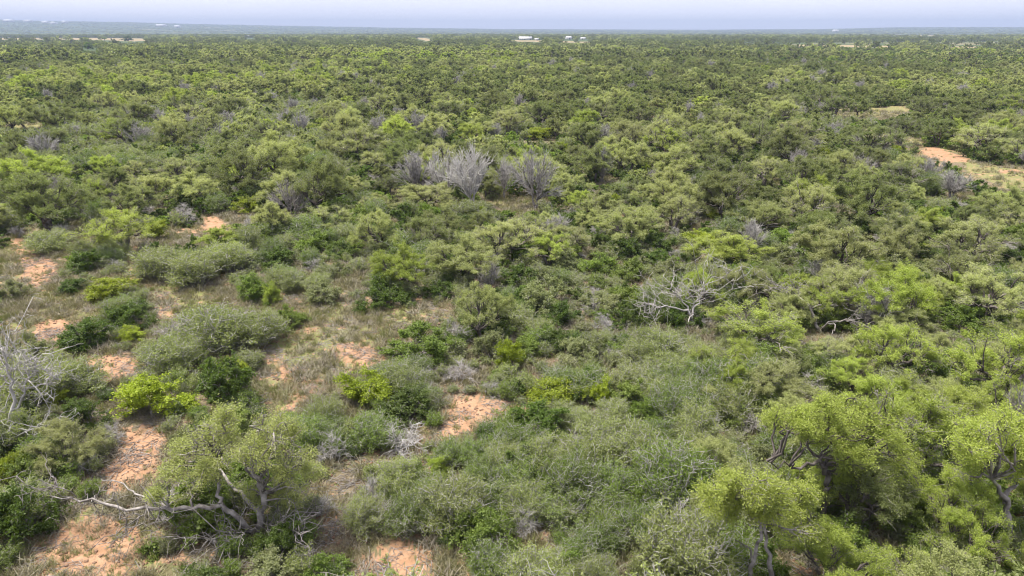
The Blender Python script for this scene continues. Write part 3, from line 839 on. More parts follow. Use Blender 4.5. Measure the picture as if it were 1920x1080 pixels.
TINTS = {'mesquite': ['mesq_pale', 'mesq_fresh', 'mesq_olive'], 'bush': ['bush_dark', 'bush_mid', 'bush_grey'],
         'thornbrush': ['thorn', 'thorn_green'], 'dead_shrub': ['twig_pale', 'twig_mauve'], 'lime': ['lime']}
def tint_for(kind, px, py):
    t = rng.random()
    if kind == 'mesquite':
        if px > 1290 and py > 560: return 'mesq_fresh' if t < 0.62 else ('mesq_pale' if t < 0.85 else 'mesq_olive')
        if py > 420: return 'mesq_pale' if t < 0.55 else ('mesq_olive' if t < 0.85 else 'mesq_fresh')
        return 'mesq_pale' if t < 0.38 else ('mesq_olive' if t < 0.88 else 'mesq_fresh')
    if kind == 'bush' and px > 1290 and py > 560: return 'bush_mid' if t < 0.65 else ('bush_dark' if t < 0.8 else 'bush_grey')
    if kind == 'bush' and px < 800 and 430 < py < 800: return 'bush_grey' if t < 0.38 else ('bush_mid' if t < 0.65 else 'bush_dark')
    if kind == 'bush': return 'bush_dark' if t < 0.42 else ('bush_mid' if t < 0.72 else 'bush_grey')
    if kind == 'low_shrub': return 'bush_mid' if t < 0.35 else ('bush_dark' if t < 0.55 else ('bush_grey' if t < 0.8 else 'thorn'))
    if kind == 'thornbrush': return 'thorn' if t < 0.5 else 'thorn_green'
    if kind in ('dead_shrub', 'dead_tree'): return 'twig_pale' if t < 0.55 else 'twig_mauve'
    return 'lime'

REST = {}
for kind, (x, y, w, h) in FILL.items():
    px, py = proj(x, y, h * 0.6)
    d = depth_of(x, y)
    frame = (px > -F * 0.45 * w / d) & (px < 1920 + F * 0.45 * w / d) & (py < 1080 + F * 0.2 * h / d)
    have = sum(1 for q in INST if q['kind'] == kind)
    cap = {'mesquite': 292, 'bush': 292, 'thornbrush': 292, 'dead_shrub': 170, 'dead_tree': 60, 'lime': 60, 'low_shrub': 290}[kind] - have
    score = np.where(frame, w / d, -1)
    order = np.argsort(-score); pick = [i for i in order[:cap] if frame[i]]
    mask = np.zeros(len(x), bool); mask[pick] = True
    for i in pick:
        p = PROTO[kind]; v = int(rng.integers(len(p)))
        INST.append(dict(kind=kind, x=x[i], y=y[i], s=w[i] / p[v][2], sz=h[i] / p[v][3], var=v, rz=rng.uniform(0, 6.28),
                         mat=tint_for(kind, *[float(q[0]) for q in proj(x[i:i+1], y[i:i+1], np.zeros(1))]), wood=None, label=None, lm=None, W=w[i], H=h[i]))
    REST[kind] = (x[~mask], y[~mask], w[~mask], h[~mask])

# ------------------------------------------------------------------ trees measured limb by limb
CUSTOM = []
def limb_tree(seed, foot, limbs, clumps, leaf, wood_m, leaf_m, nleaf, bare_fans=(), trunk_r=0.2, twig_r=0.012):
    """foot: pixel; limbs: [(points [(px, py, depth offset)], r0, r1)]; clumps: [(px, py, depth offset, radius)]"""
    r = np.random.default_rng(seed); wood = Wood(); fine = Wood()
    fx, fy = ground(*foot)
    o = np.array([fx, fy, float(height(fx, fy))])
    L3 = lambda p: lift(p[0], p[1], fy + p[2]) - o
    allp = []
    for pts, r0, r1 in limbs:
        P = np.array([L3(p) for p in pts])
        t = np.linspace(0, len(P) - 1, len(P) * 3 - 2); i0 = np.minimum(t.astype(int), len(P) - 2); ft = (t - i0)[:, None]
        S = P[i0] * (1 - ft) + P[i0 + 1] * ft; S[1:-1] += r.normal(0, 0.065, S[1:-1].shape)
        wood.tube(S, np.linspace(r0, r1, len(S)) * 0.64 * r.uniform(0.9, 1.1, len(S)), 7); allp.append(S)
    A = np.concatenate(allp)
    tw = []
    for (px, py, dy, cr) in clumps:
        c = L3((px, py, dy))
        near = A[np.argsort(((A - c) ** 2).sum(1))[r.integers(0, 3)]]
        P = crooked(r, near, c, 6, 0.05, 0.05); wood.tube(P, np.linspace(0.05, 0.02, 6), 4)
        for _ in range(13):
            e = r.normal(0, 1, 3); e /= np.linalg.norm(e); e *= cr * r.uniform(0.5, 1.05) * np.array([1, 1, 0.7])
            Q = crooked(r, P[3] + (c - P[3]) * r.uniform(0, 1), c + e, 4, 0.07); fine.tube(Q, np.linspace(twig_r, twig_r * 0.45, 4), 3); tw.append(Q)
    for pts, n, spread in bare_fans:              # sprays of bare grey twigs
        P = np.array([L3(p) for p in pts])
        for _ in range(n):
            t = r.uniform(0, len(P) - 1.001); i0 = int(t); s0 = P[i0] + (P[i0 + 1] - P[i0]) * (t - i0)
            d = (P[-1] - P[0]); d /= np.linalg.norm(d) + 1e-9
            e = s0 + (d * 0.5 + r.normal(0, 0.75, 3)) * spread * r.uniform(0.5, 1.1); e[2] = max(e[2], 0.05)
            Q = crooked(r, s0, e, 6, 0.06); wood.tube(Q, np.linspace(0.026, 0.009, 6), 3)
            for _ in range(5):
                k = r.integers(2, 6); e2 = Q[k] + (d * 0.25 + r.normal(0, 0.6, 3)) * spread * 0.4; e2[2] = max(e2[2], 0.05)
                wood.tube(crooked(r, Q[k], e2, 4, 0.08), np.linspace(0.014, 0.006, 4), 3)
    LV = np.zeros((0, 3)); LQ = np.zeros((0, 4), int)
    if nleaf and tw:
        T = np.stack(tw); wt_ = np.repeat(r.random(len(tw) // 13) ** 1.3 + 0.12, 13) * (r.random(len(tw)) + 0.25); k = r.choice(len(T), nleaf, p=wt_ / wt_.sum()); t = r.uniform(0.6, 3.0, nleaf); i0 = np.minimum(t.astype(int), 2); ft = (t - i0)[:, None]
        P = T[k, i0] * (1 - ft) + T[k, i0 + 1] * ft + r.normal(0, 0.10, (nleaf, 3))
        LV, LQ = leaves_at(r, P, *leaf, 0.25, 0.55)
    name = leaf_m or 'limb'
    V, Q = wood.data() if nleaf else join(wood.data(), fine.data())
    tm = mesh_quads('limb_wood', V, Q, [MAT[wood_m]], smooth=True)
    if nleaf:
        fv, fq = fine.data(); V, Q = join((fv, fq), (LV, LQ)); mi = np.ones(len(Q), int); mi[:len(fq)] = 0
        cm = mesh_quads('limb_crown', V, Q, [MAT[wood_m], MAT[leaf_m]], mi)
    else: cm = None
    return o, tm, cm

def cl(seed, boxes):
    """clump centres spread over pixel ellipses [(cx, cy, rx, ry, n, depth, size)]"""
    r = np.random.default_rng(seed); out = []
    for cx, cy_, rx, ry, n, dep, cr in boxes:
        for _ in range(n):
            a = r.uniform(0, 6.28); q = math.sqrt(r.random())
            out.append((cx + rx * q * math.cos(a), cy_ + ry * q * math.sin(a), r.normal(0, dep), cr * r.uniform(0.8, 1.2)))
    return out

CUSTOM.append(dict(kind='mesquite_tree', cat='tree', lm='big spreading mesquite', label='big spreading pale mesquite with a long grey limb reaching left over sand',
    data=limb_tree(900, (490, 1000), [
        ([(486, 1006, 0), (490, 960, 0), (492, 925, 0), (476, 890, 0.6), (470, 850, 1.2)], 0.27, 0.10),
        ([(478, 998, 0), (440, 960, -0.3), (412, 945, -0.4), (360, 953, -0.6), (312, 952, -0.7), (255, 956, -0.4), (200, 946, -0.2), (150, 938, 0), (95, 930, 0.3)], 0.19, 0.03),
        ([(412, 945, -0.4), (410, 915, 0), (408, 880, 0.4), (420, 835, 1.0)], 0.13, 0.05),
        ([(250, 921, 0.8), (215, 900, 1.2), (190, 898, 1.4)], 0.05, 0.02),
        ([(312, 952, -0.7), (270, 930, 0.2), (250, 921, 0.8)], 0.07, 0.05),
        ([(490, 960, 0), (445, 925, 0.8), (425, 900, 1.5), (400, 860, 2.2), (380, 830, 2.6)], 0.13, 0.05),
        ([(492, 925, 0), (530, 900, 0.8), (548, 880, 1.2), (560, 860, 1.6)], 0.11, 0.05),
        ([(476, 890, 0.6), (440, 840, 1.8), (430, 800, 2.4)], 0.08, 0.04),
        ([(470, 850, 1.2), (510, 820, 2.4), (540, 800, 2.8)], 0.07, 0.03),
    ], cl(901, [(445, 815, 95, 45, 22, 0.9, 0.62), (365, 880, 55, 40, 12, 0.7, 0.55), (520, 860, 70, 45, 14, 0.8, 0.58), (400, 850, 80, 40, 14, 0.8, 0.5), (560, 890, 45, 35, 6, 0.6, 0.5), (310, 925, 45, 15, 4, 0.4, 0.45), (500, 930, 55, 25, 6, 0.5, 0.5), (540, 795, 40, 25, 6, 0.6, 0.55)]),
    (0.085, 0.030), 'bark_grey', 'mesq_light', 44000,
    bare_fans=[([(470, 990, -0.4), (430, 1000, -0.9), (400, 1010, -1.2)], 26, 1.5), ([(500, 985, -0.3), (540, 985, -0.6), (575, 985, -0.8)], 26, 1.4),
               ([(300, 950, -0.7), (250, 975, -0.9), (235, 1000, -1.1)], 14, 1.1), ([(180, 945, 0), (120, 925, 0.2), (95, 905, 0.3)], 12, 1.2)])))
CUSTOM.append(dict(kind='mesquite_tree', cat='tree', lm='crooked-trunk mesquite', label='lime mesquite with a crooked dark trunk and pale sideways limb, lower right',
    data=limb_tree(910, (1545, 985), [
        ([(1540, 990, 0), (1546, 930, 0), (1552, 905, 0), (1545, 880, 0), (1540, 868, 0)], 0.20, 0.14),
        ([(1540, 868, 0), (1520, 866, -0.3), (1490, 874, -0.5), (1470, 868, -0.6), (1438, 864, -0.7)], 0.11, 0.03),
        ([(1545, 880, 0), (1552, 865, 0.3), (1568, 855, 0.5), (1590, 856, 0.8), (1620, 842, 1.0)], 0.12, 0.04),
        ([(1540, 868, 0), (1520, 845, 0.2), (1513, 832, 0.3), (1530, 822, 0.5)], 0.09, 0.04),
        ([(1568, 855, 0.5), (1570, 820, 1.0), (1580, 790, 1.6)], 0.07, 0.03),
    ], cl(911, [(1600, 800, 95, 40, 24, 1.0, 0.55), (1500, 790, 60, 35, 11, 0.9, 0.5), (1650, 860, 60, 45, 16, 0.9, 0.55), (1600, 875, 40, 25, 8, 0.7, 0.5), (1560, 760, 70, 18, 10, 0.8, 0.5)]),
    (0.085, 0.030), 'bark_dark', 'mesq_fresh', 52000)))
CUSTOM.append(dict(kind='mesquite_tree', cat='tree', lm='double-trunk mesquite', label='double-trunk fresh green mesquite cut by the bottom edge, lower right',
    data=limb_tree(920, (1420, 1125), [
        ([(1408, 1130, 0), (1412, 1060, 0), (1420, 1020, 0), (1425, 980, 0)], 0.14, 0.06),
        ([(1446, 1130, 0), (1444, 1060, 0), (1434, 1010, 0.2), (1436, 960, 0.5)], 0.15, 0.06),
        ([(1412, 1055, 0), (1400, 1030, -0.3), (1378, 1012, -0.5)], 0.07, 0.02),
        ([(1425, 980, 0), (1390, 945, 0.3), (1360, 930, 0.5)], 0.06, 0.03), ([(1436, 960, 0.5), (1475, 945, 0.7), (1500, 935, 0.8)], 0.06, 0.03),
    ], cl(921, [(1385, 915, 70, 30, 16, 0.7, 0.5), (1470, 935, 65, 32, 16, 0.7, 0.5), (1430, 960, 80, 25, 12, 0.6, 0.5), (1500, 985, 40, 25, 7, 0.5, 0.45), (1340, 950, 30, 25, 5, 0.5, 0.45)]),
    (0.085, 0.030), 'bark_grey', 'mesq_fresh', 38000)))
CUSTOM.append(dict(kind='mesquite_tree', cat='tree', lm='thick forked trunk at the right edge', label='mesquite with a thick pale forked trunk at the lower right edge',
    data=limb_tree(930, (1892, 1010), [
        ([(1894, 1014, 0), (1888, 965, 0), (1882, 935, 0), (1870, 915, -0.1), (1860, 898, -0.2)], 0.22, 0.08),
        ([(1885, 945, 0), (1892, 915, 0.2), (1905, 903, 0.4), (1925, 890, 0.6)], 0.15, 0.06),
        ([(1888, 1000, -0.2), (1872, 975, -0.5), (1858, 962, -0.6)], 0.05, 0.02),
        ([(1860, 898, -0.2), (1850, 860, 0.6), (1840, 830, 1.0)], 0.07, 0.03), ([(1925, 890, 0.6), (1930, 850, 1), (1920, 810, 1.4)], 0.07, 0.03),
    ], cl(931, [(1830, 820, 60, 35, 16, 0.8, 0.52), (1900, 810, 55, 40, 16, 0.8, 0.52), (1920, 870, 35, 35, 10, 0.6, 0.48), (1800, 870, 35, 30, 8, 0.6, 0.48)]),
    (0.085, 0.030), 'bark_grey', 'mesq_fresh', 38000)))
CUSTOM.append(dict(kind='dead_tree', cat='dead tree', lm='bare sprawling limbs', label='bare sprawling grey limbs right of centre, behind the wide domed mesquite',
    data=limb_tree(940, (1296, 612), [
        ([(1300, 616, 0), (1296, 598, 0), (1290, 585, 0), (1262, 576, -0.6), (1235, 575, -1.0), (1212, 570, -1.2)], 0.16, 0.04),
        ([(1296, 598, 0), (1306, 575, 0.3), (1316, 555, 0.6), (1322, 540, 0.8)], 0.13, 0.04),
        ([(1290, 585, 0), (1278, 560, 0.2), (1262, 548, 0.4)], 0.09, 0.03), ([(1300, 590, 0), (1290, 605, -0.8), (1292, 620, -1.0)], 0.07, 0.02),
    ], [], (1, 1), 'twig_mauve', None, 0,
    bare_fans=[([(1250, 575, -0.8), (1230, 575, -1), (1212, 570, -1.2)], 14, 1.4), ([(1300, 575, 0.3), (1310, 555, 0.5), (1322, 535, 0.8)], 22, 1.7), ([(1278, 560, 0.2), (1268, 550, 0.4), (1255, 540, 0.5)], 12, 1.4)])))
CUSTOM.append(dict(kind='dead_tree', cat='dead tree', lm='fallen dark limbs', label='fallen dark-grey limbs in a shady hollow below the large pale mesquite',
    data=limb_tree(950, (1536, 622), [
        ([(1540, 626, 0), (1530, 598, 0), (1522, 578, 0.2), (1500, 560, 0.6), (1485, 552, 0.9)], 0.20, 0.06),
        ([(1536, 620, 0), (1552, 606, -0.4), (1585, 600, -0.7), (1622, 612, -1.0)], 0.13, 0.03),
        ([(1552, 606, -0.4), (1568, 612, -0.8), (1560, 628, -1.2), (1548, 640, -1.4)], 0.08, 0.02),
        ([(1522, 578, 0.2), (1560, 570, 0.4), (1590, 565, 0.6), (1612, 552, 0.8)], 0.09, 0.03),
        ([(1500, 560, 0.6), (1480, 540, 1.0), (1462, 528, 1.2)], 0.06, 0.02),
    ], [], (1, 1), 'bark_grey', None, 0,
    bare_fans=[([(1580, 600, -0.6), (1600, 605, -0.8), (1622, 612, -1)], 12, 1.2), ([(1500, 560, 0.6), (1480, 545, 0.9), (1462, 530, 1.2)], 16, 1.6), ([(1560, 570, 0.4), (1590, 565, 0.6), (1615, 550, 0.8)], 14, 1.5), ([(1556, 640, -1.4), (1550, 660, -1.8), (1560, 680, -2.2)], 12, 1.0)])))
CUSTOM.append(dict(kind='dead_tree', cat='dead tree', lm='bare pale limb', label='curved bare limb on a small dead tree left of the fallen limbs',
    data=limb_tree(960, (1420, 580), [
        ([(1426, 584, 0), (1412, 566, 0), (1402, 555, 0), (1398, 540, 0.3), (1385, 525, 0.5)], 0.10, 0.03),
        ([(1402, 555, 0), (1380, 535, 0.2), (1362, 525, 0.3), (1340, 518, 0.4)], 0.06, 0.02),
    ], [], (1, 1), 'twig_pale', None, 0, bare_fans=[([(1400, 548, 0), (1390, 530, 0.4), (1375, 515, 0.5)], 22, 1.3)])))

CUSTOM.append(dict(kind='dead_tree', cat='dead tree', lm='bleached tree at the left edge', label='bleached leafless tree at the left edge above the grey shrubs',
    data=limb_tree(970, (14, 838), [
        ([(12, 842, 0), (14, 800, 0), (22, 768, 0), (20, 725, 0.2), (14, 690, 0.3), (8, 650, 0.4)], 0.17, 0.05),
        ([(18, 812, 0), (50, 800, -0.4), (80, 800, -0.6), (108, 802, -0.8)], 0.07, 0.02),
        ([(22, 768, 0), (45, 735, 0.3), (60, 700, 0.5), (72, 672, 0.6)], 0.09, 0.03),
        ([(14, 800, 0), (-12, 765, 0.2), (-25, 720, 0.4)], 0.09, 0.03),
        ([(45, 735, 0.3), (80, 722, 0.2), (110, 712, 0.1)], 0.05, 0.02),
    ], [], (1, 1), 'twig_pale', None, 0,
    bare_fans=[([(20, 725, 0.2), (14, 690, 0.3), (8, 650, 0.4)], 26, 1.3), ([(45, 735, 0.3), (60, 700, 0.5), (72, 672, 0.6)], 24, 1.2), ([(50, 800, -0.4), (80, 800, -0.6), (108, 802, -0.8)], 14, 1.0), ([(80, 722, 0.2), (95, 716, 0.1), (110, 712, 0.1)], 12, 0.9), ([(-5, 775, 0.1), (-12, 765, 0.2), (-25, 720, 0.4)], 12, 1.1)])))

# ------------------------------------------------------------------ labels that single each plant out
LOOK = {'mesq_pale': 'pale sage mesquite', 'mesq_fresh': 'yellow-green mesquite', 'mesq_olive': 'olive mesquite',
        'bush_dark': 'dark green bush', 'bush_mid': 'mid-green bush', 'bush_grey': 'grey-green bush',
        'thorn': 'grey twiggy thornbrush', 'thorn_green': 'greenish thornbrush', 'lime': 'lime shrub',
        'twig_pale': 'whitish dead shrub', 'twig_mauve': 'mauve-grey dead shrub'}
ORD = ['nearest', 'second', 'third', 'fourth', 'fifth', 'sixth', 'seventh', 'eighth', 'ninth', 'tenth', 'eleventh', 'twelfth', 'thirteenth',
       'fourteenth', 'fifteenth', 'sixteenth', 'seventeenth', 'eighteenth', 'nineteenth', 'twentieth'] + [f'{k}th' if k % 10 not in (1, 2, 3) else f'{k}' + {1: 'st', 2: 'nd', 3: 'rd'}[k % 10] for k in range(21, 120)]
LM = []
for q in INST:
    q['px'], q['py'] = [float(v) for v in proj(q['x'], q['y'], q['H'] * 0.5)]
    if q.get('lm'): LM.append((q['lm'], q['px'], q['py']))
for c in CUSTOM:
    o = c['data'][0]; a, b = proj(o[0], o[1], 1.5); LM.append((c['lm'], float(a), float(b)))
LM += [('white far-off house', 985.0, 72.0)]
buckets = {}
for q in INST:
    if q['label']: continue
    best = min(LM, key=lambda l: (l[1] - q['px']) ** 2 + (2.2 * (l[2] - q['py'])) ** 2)
    dx, dy = q['px'] - best[1], q['py'] - best[2]
    if abs(dx) > 1.6 * abs(dy): d = 'right of' if dx > 0 else 'left of'
    else: d = 'below' if dy > 0 else 'above'
    look_ = LOOK[q['mat']]
    if q['kind'] == 'dead_tree': look_ = look_.replace('shrub', 'tree')
    if q['kind'] == 'low_shrub': look_ = 'knee-high ' + {'bush_dark': 'dark', 'bush_mid': 'green', 'bush_grey': 'sage', 'thorn': 'greyish'}[q['mat']] + ' shrub'
    buckets.setdefault((look_, d, best[0]), []).append((math.hypot(dx, dy), q))
for (look, d, lm), lst in buckets.items():
    lst.sort(key=lambda t: t[0])
    for k, (_, q) in enumerate(lst):
        q['label'] = (f'{ORD[k]} ' if len(lst) > 1 else '') + f'{look} {d} the {lm}'

taken = set()
for q in INST:                       # the second of two that would read alike says so
    while q['label'] in taken: q['label'] = 'other ' + q['label']
    taken.add(q['label'])
KIND = {'mesquite': ('mesquite_tree', 'tree', 'mesquite trees of the brushland', 'trunk', 'crown'),
        'bush': ('green_bush', 'bush', 'green bushes between the trees', 'stems', 'foliage'),
        'thornbrush': ('thornbrush_shrub', 'shrub', 'thornbrush shrubs of the thicket', 'stems', 'foliage'),
        'lime': ('lime_shrub', 'shrub', 'lime-coloured shrubs', 'stems', 'foliage'),
        'low_shrub': ('low_shrub', 'shrub', 'low shrubs filling the gaps', 'stems', 'foliage'),
        'dead_tree': ('dead_tree', 'dead tree', 'bare dead trees', 'trunk', 'crown'),
        'dead_shrub': ('dead_shrub', 'dead shrub', 'bare dead shrubs', 'stems', 'crown')}
def place(name, label, cat, group, loc, rz, scale, parts):
    e = bpy.data.objects.new(name, None); C.objects.link(e)
    e.empty_display_size = 0.3; e.location = loc; e.rotation_euler = (0, 0, rz); e.scale = scale
    e['label'] = label; e['category'] = cat; e['group'] = group
    for nm, me, mat in parts:
        o = bpy.data.objects.new(nm, me); C.objects.link(o); o.parent = e
        if mat is not None:
            o.material_slots[0].link = 'OBJECT'; o.material_slots[0].material = mat
for q in INST:
    nm, cat, grp, pt, pc = KIND[q['kind']]
    tm, cm, W, H = PROTO[q['kind']][q['var']]
    z = float(height(q['x'], q['y'])) - 0.02
    wm = MAT[q['wood']] if q['wood'] else (MAT[q['mat']] if q['kind'] == 'dead_shrub' and q['mat'] else None)
    place(nm, q['label'], cat, grp, (q['x'], q['y'], z), q['rz'], (q['s'], q['s'], q['sz']),
          [(pt, tm, wm), (pc, cm, MAT[q['mat']] if q['mat'] else None)])
for c in CUSTOM:
    o, tm, cm = c['data']
    k = 'mesquite' if c['kind'] == 'mesquite_tree' else 'dead_tree'
    place(c['kind'], c['label'], c['cat'], KIND[k][2], tuple(o), 0, (1, 1, 1), [('trunk', tm, None)] + ([('crown', cm, None)] if cm else []))

# ------------------------------------------------------------------ masses nobody could count (instanced on points)
def scatter(name, label, meshes, x, y, z, rot, scl, idx):
    n = len(x)
    me = bpy.data.meshes.new(name)
    me.vertices.add(n); me.vertices.foreach_set('co', np.stack([x, y, z], 1).astype(np.float32).ravel())
    a = me.attributes.new('rz', 'FLOAT', 'POINT'); a.data.foreach_set('value', np.asarray(rot, np.float32))
    a = me.attributes.new('sc', 'FLOAT_VECTOR', 'POINT'); a.data.foreach_set('vector', np.asarray(scl, np.float32).ravel())
    a = me.attributes.new('ix', 'INT', 'POINT'); a.data.foreach_set('value', np.asarray(idx, np.int32))
    o = bpy.data.objects.new(name, me); C.objects.link(o); o['kind'] = 'stuff'; o['label'] = label
    ng = bpy.data.node_groups.new(name, 'GeometryNodeTree')
    ng.interface.new_socket('Geometry', in_out='INPUT', socket_type='NodeSocketGeometry')
    ng.interface.new_socket('Geometry', in_out='OUTPUT', socket_type='NodeSocketGeometry')
    N = ng.nodes.new; L = ng.links.new
    gi, go = N('NodeGroupInput'), N('NodeGroupOutput')
    g2i = N('GeometryNodeGeometryToInstance')
    for m in reversed(meshes):
        src = bpy.data.objects.new(m.name + '_source', m)
        oi = N('GeometryNodeObjectInfo'); oi.inputs['Object'].default_value = src; oi.inputs['As Instance'].default_value = False
        L(oi.outputs['Geometry'], g2i.inputs[0])
    iop = N('GeometryNodeInstanceOnPoints'); L(gi.outputs[0], iop.inputs['Points']); L(g2i.outputs[0], iop.inputs['Instance'])
    iop.inputs['Pick Instance'].default_value = True
    def at(nm, dt):
        n_ = N('GeometryNodeInputNamedAttribute'); n_.data_type = dt; n_.inputs['Name'].default_value = nm
        return n_.outputs['Attribute']
    L(at('ix', 'INT'), iop.inputs['Instance Index'])
    cx = N('ShaderNodeCombineXYZ'); L(at('rz', 'FLOAT'), cx.inputs['Z'])
    L(cx.outputs[0], iop.inputs['Rotation']); L(at('sc', 'FLOAT_VECTOR'), iop.inputs['Scale'])
    L(iop.outputs[0], go.inputs[0])
    md = o.modifiers.new('scatter', 'NODES'); md.node_group = ng
    return o

def mass_arrays(kind, x, y, w, h, weights=None):
    ms = MASS[kind]; n = len(x)
    if kind.startswith('mesquite'):          # stands of one tone run together
        t = sines(x, y, 0.035, 41) + 0.8 * sines(x, y, 0.009, 42) + rng.normal(0, 0.55, n)
        idx = np.array([3, 1, 5, 4, 0, 2])[np.clip(np.searchsorted([-0.6, 0.0, 0.5, 0.8, 1.25], t), 0, 5)]
    else: idx = rng.choice(len(ms), n, p=weights)
    W = np.array([m[1] for m in ms])[idx]; H = np.array([m[2] for m in ms])[idx]
    return idx, np.stack([w / W, w / W, h / H], 1)

def build_masses():
    # trees: the rest of the near scatter, then on to the far land
    x1, y1, w1, h1 = REST['mesquite']
    i1, s1 = mass_arrays('mesquite_mid', x1, y1, w1, h1)
    X = [x1]; Y = [y1]; I = [i1]; S = [s1]
    nm = len(MASS['mesquite_mid']); dead = []
    def ring(n, r0, r1, lo, hi, half, pw=0.5):
        az = np.radians(rng.uniform(-half, half, n)); r = (rng.uniform(r0 ** (1 / pw), r1 ** (1 / pw), n)) ** pw
        x, y = r * np.sin(az), r * np.cos(az); w = lo + (hi - lo) * rng.random(n) ** 1.6; h = w * rng.uniform(0.58, 0.85, n)
        px, py = proj(x, y, height(x, y))
        keep = column_free(x, y, h + height(x, y), w) & (~in_any(SAVANNA, px, py) | (rng.random(n) < 0.22))
        # openness comes and goes over the far land
        keep &= rng.random(n) < np.clip(0.80 + 0.7 * sines(x, y, 0.012, 21) + 0.3 * sines(x, y, 0.05, 22), 0.15, 1)
        g_ = 1 + 0.22 * sines(x, y, 0.02, 23); w = w * g_; h = h * g_
        return x[keep], y[keep], w[keep], h[keep]
    for args in ((22000, R_MID, 1000, 3.6, 12.5, 44), (30000, 1000, 2600, 5, 15, 42)):
        x, y, w, h = ring(*args); i, s = mass_arrays('mesquite_far', x, y, w, h)
        X.append(x); Y.append(y); I.append(i + nm); S.append(s)
    x, y, w, h = ring(26000, 2600, 9500, 14, 30, 42, 0.62); h = h * 0.30
    i, s = mass_arrays('mesquite_far', x, y, w, h); X.append(x); Y.append(y); I.append(i + nm); S.append(s)
    # taller belt behind the tan field
    n = 900; px = rng.uniform(-120, 560, n); row = rng.uniform(69.8, 71.0, n)
    x, y = ground(px, row); w = rng.uniform(8, 13, n); h = rng.uniform(8, 11.5, n)
    keep = column_free(x, y, h * 0, w); x, y, w, h = x[keep], y[keep], w[keep], h[keep]
    i, s = mass_arrays('mesquite_far', x, y, w, h); i = np.where(i % 2 == 0, 1, i); X.append(x); Y.append(y); I.append(i + nm); S.append(s)
    X, Y, I, S = map(np.concatenate, (X, Y, I, S))
    scatter('mesquite_woodland', 'mesquite woodland running on to the horizon', [m[0] for m in MASS['mesquite_mid'] + MASS['mesquite_far']],
            X, Y, height(X, Y) - 0.05, rng.uniform(0, 6.28, len(X)), S, I)
    # bushes
    x1, y1, w1, h1 = REST['bush']; i1, s1 = mass_arrays('bush_mid', x1, y1, w1, h1)
    x, y, w, h = ring(24000, 260, 900, 2.2, 4.0, 44); i, s = mass_arrays('bush_far', x, y, w, h)
    X, Y, I, S = (np.concatenate(v) for v in ((x1, x), (y1, y), (i1, i + len(MASS['bush_mid'])), (s1, s)))
    # rounded bushes of the open savanna
    az = np.radians(rng.uniform(12, 42, 6000)); r = np.sqrt(rng.uniform(250 ** 2, 900 ** 2, 6000)); x, y = r * np.sin(az), r * np.cos(az)
    px, py = proj(x, y, 0 * x); k = in_any(SAVANNA, px, py) & column_free(x, y, np.full(len(x), 2.5), np.full(len(x), 3.0))
    x, y = x[k], y[k]; w = rng.uniform(3, 5.5, len(x)); h = w * rng.uniform(0.6, 0.75, len(x)); i, s = mass_arrays('bush_far', x, y, w, h)
    X, Y, I, S = (np.concatenate(v) for v in ((X, x), (Y, y), (I, i + len(MASS['bush_mid'])), (S, s)))
    scatter('bush_undergrowth', 'green bushes filling the gaps of the distant woodland', [m[0] for m in MASS['bush_mid'] + MASS['bush_far']],
            X, Y, height(X, Y) - 0.03, rng.uniform(0, 6.28, len(X)), S, I)
    x, y, w, h = (np.concatenate(v) for v in zip(REST['thornbrush'], REST['low_shrub'])); i, s = mass_arrays('thorn_mid', x, y, w, h)
    scatter('thornbrush_undergrowth', 'grey thornbrush among the distant trees', [m[0] for m in MASS['thorn_mid']], x, y, height(x, y) - 0.03, rng.uniform(0, 6.28, len(x)), s, i)
    # leafless trees scattered through the woodland beyond the near ones
    az = np.radians(rng.uniform(-43, 43, 260)); r = np.sqrt(rng.uniform(95 ** 2, 420 ** 2, 260)); x, y = r * np.sin(az), r * np.cos(az)
    w = rng.uniform(2.5, 5.0, 260); h = w * rng.uniform(0.7, 1.0, 260); k = column_free(x, y, h, w); x, y, w, h = x[k], y[k], w[k], h[k]
    i, s = mass_arrays('dead_mid', x, y, w, h)
    scatter('leafless_undergrowth', 'bare grey trees scattered through the distant woodland', [m[0] for m in MASS['dead_mid']], x, y, height(x, y) - 0.03, rng.uniform(0, 6.28, len(x)), s, i)
    x, y, w, h = REST['lime']
build_masses()

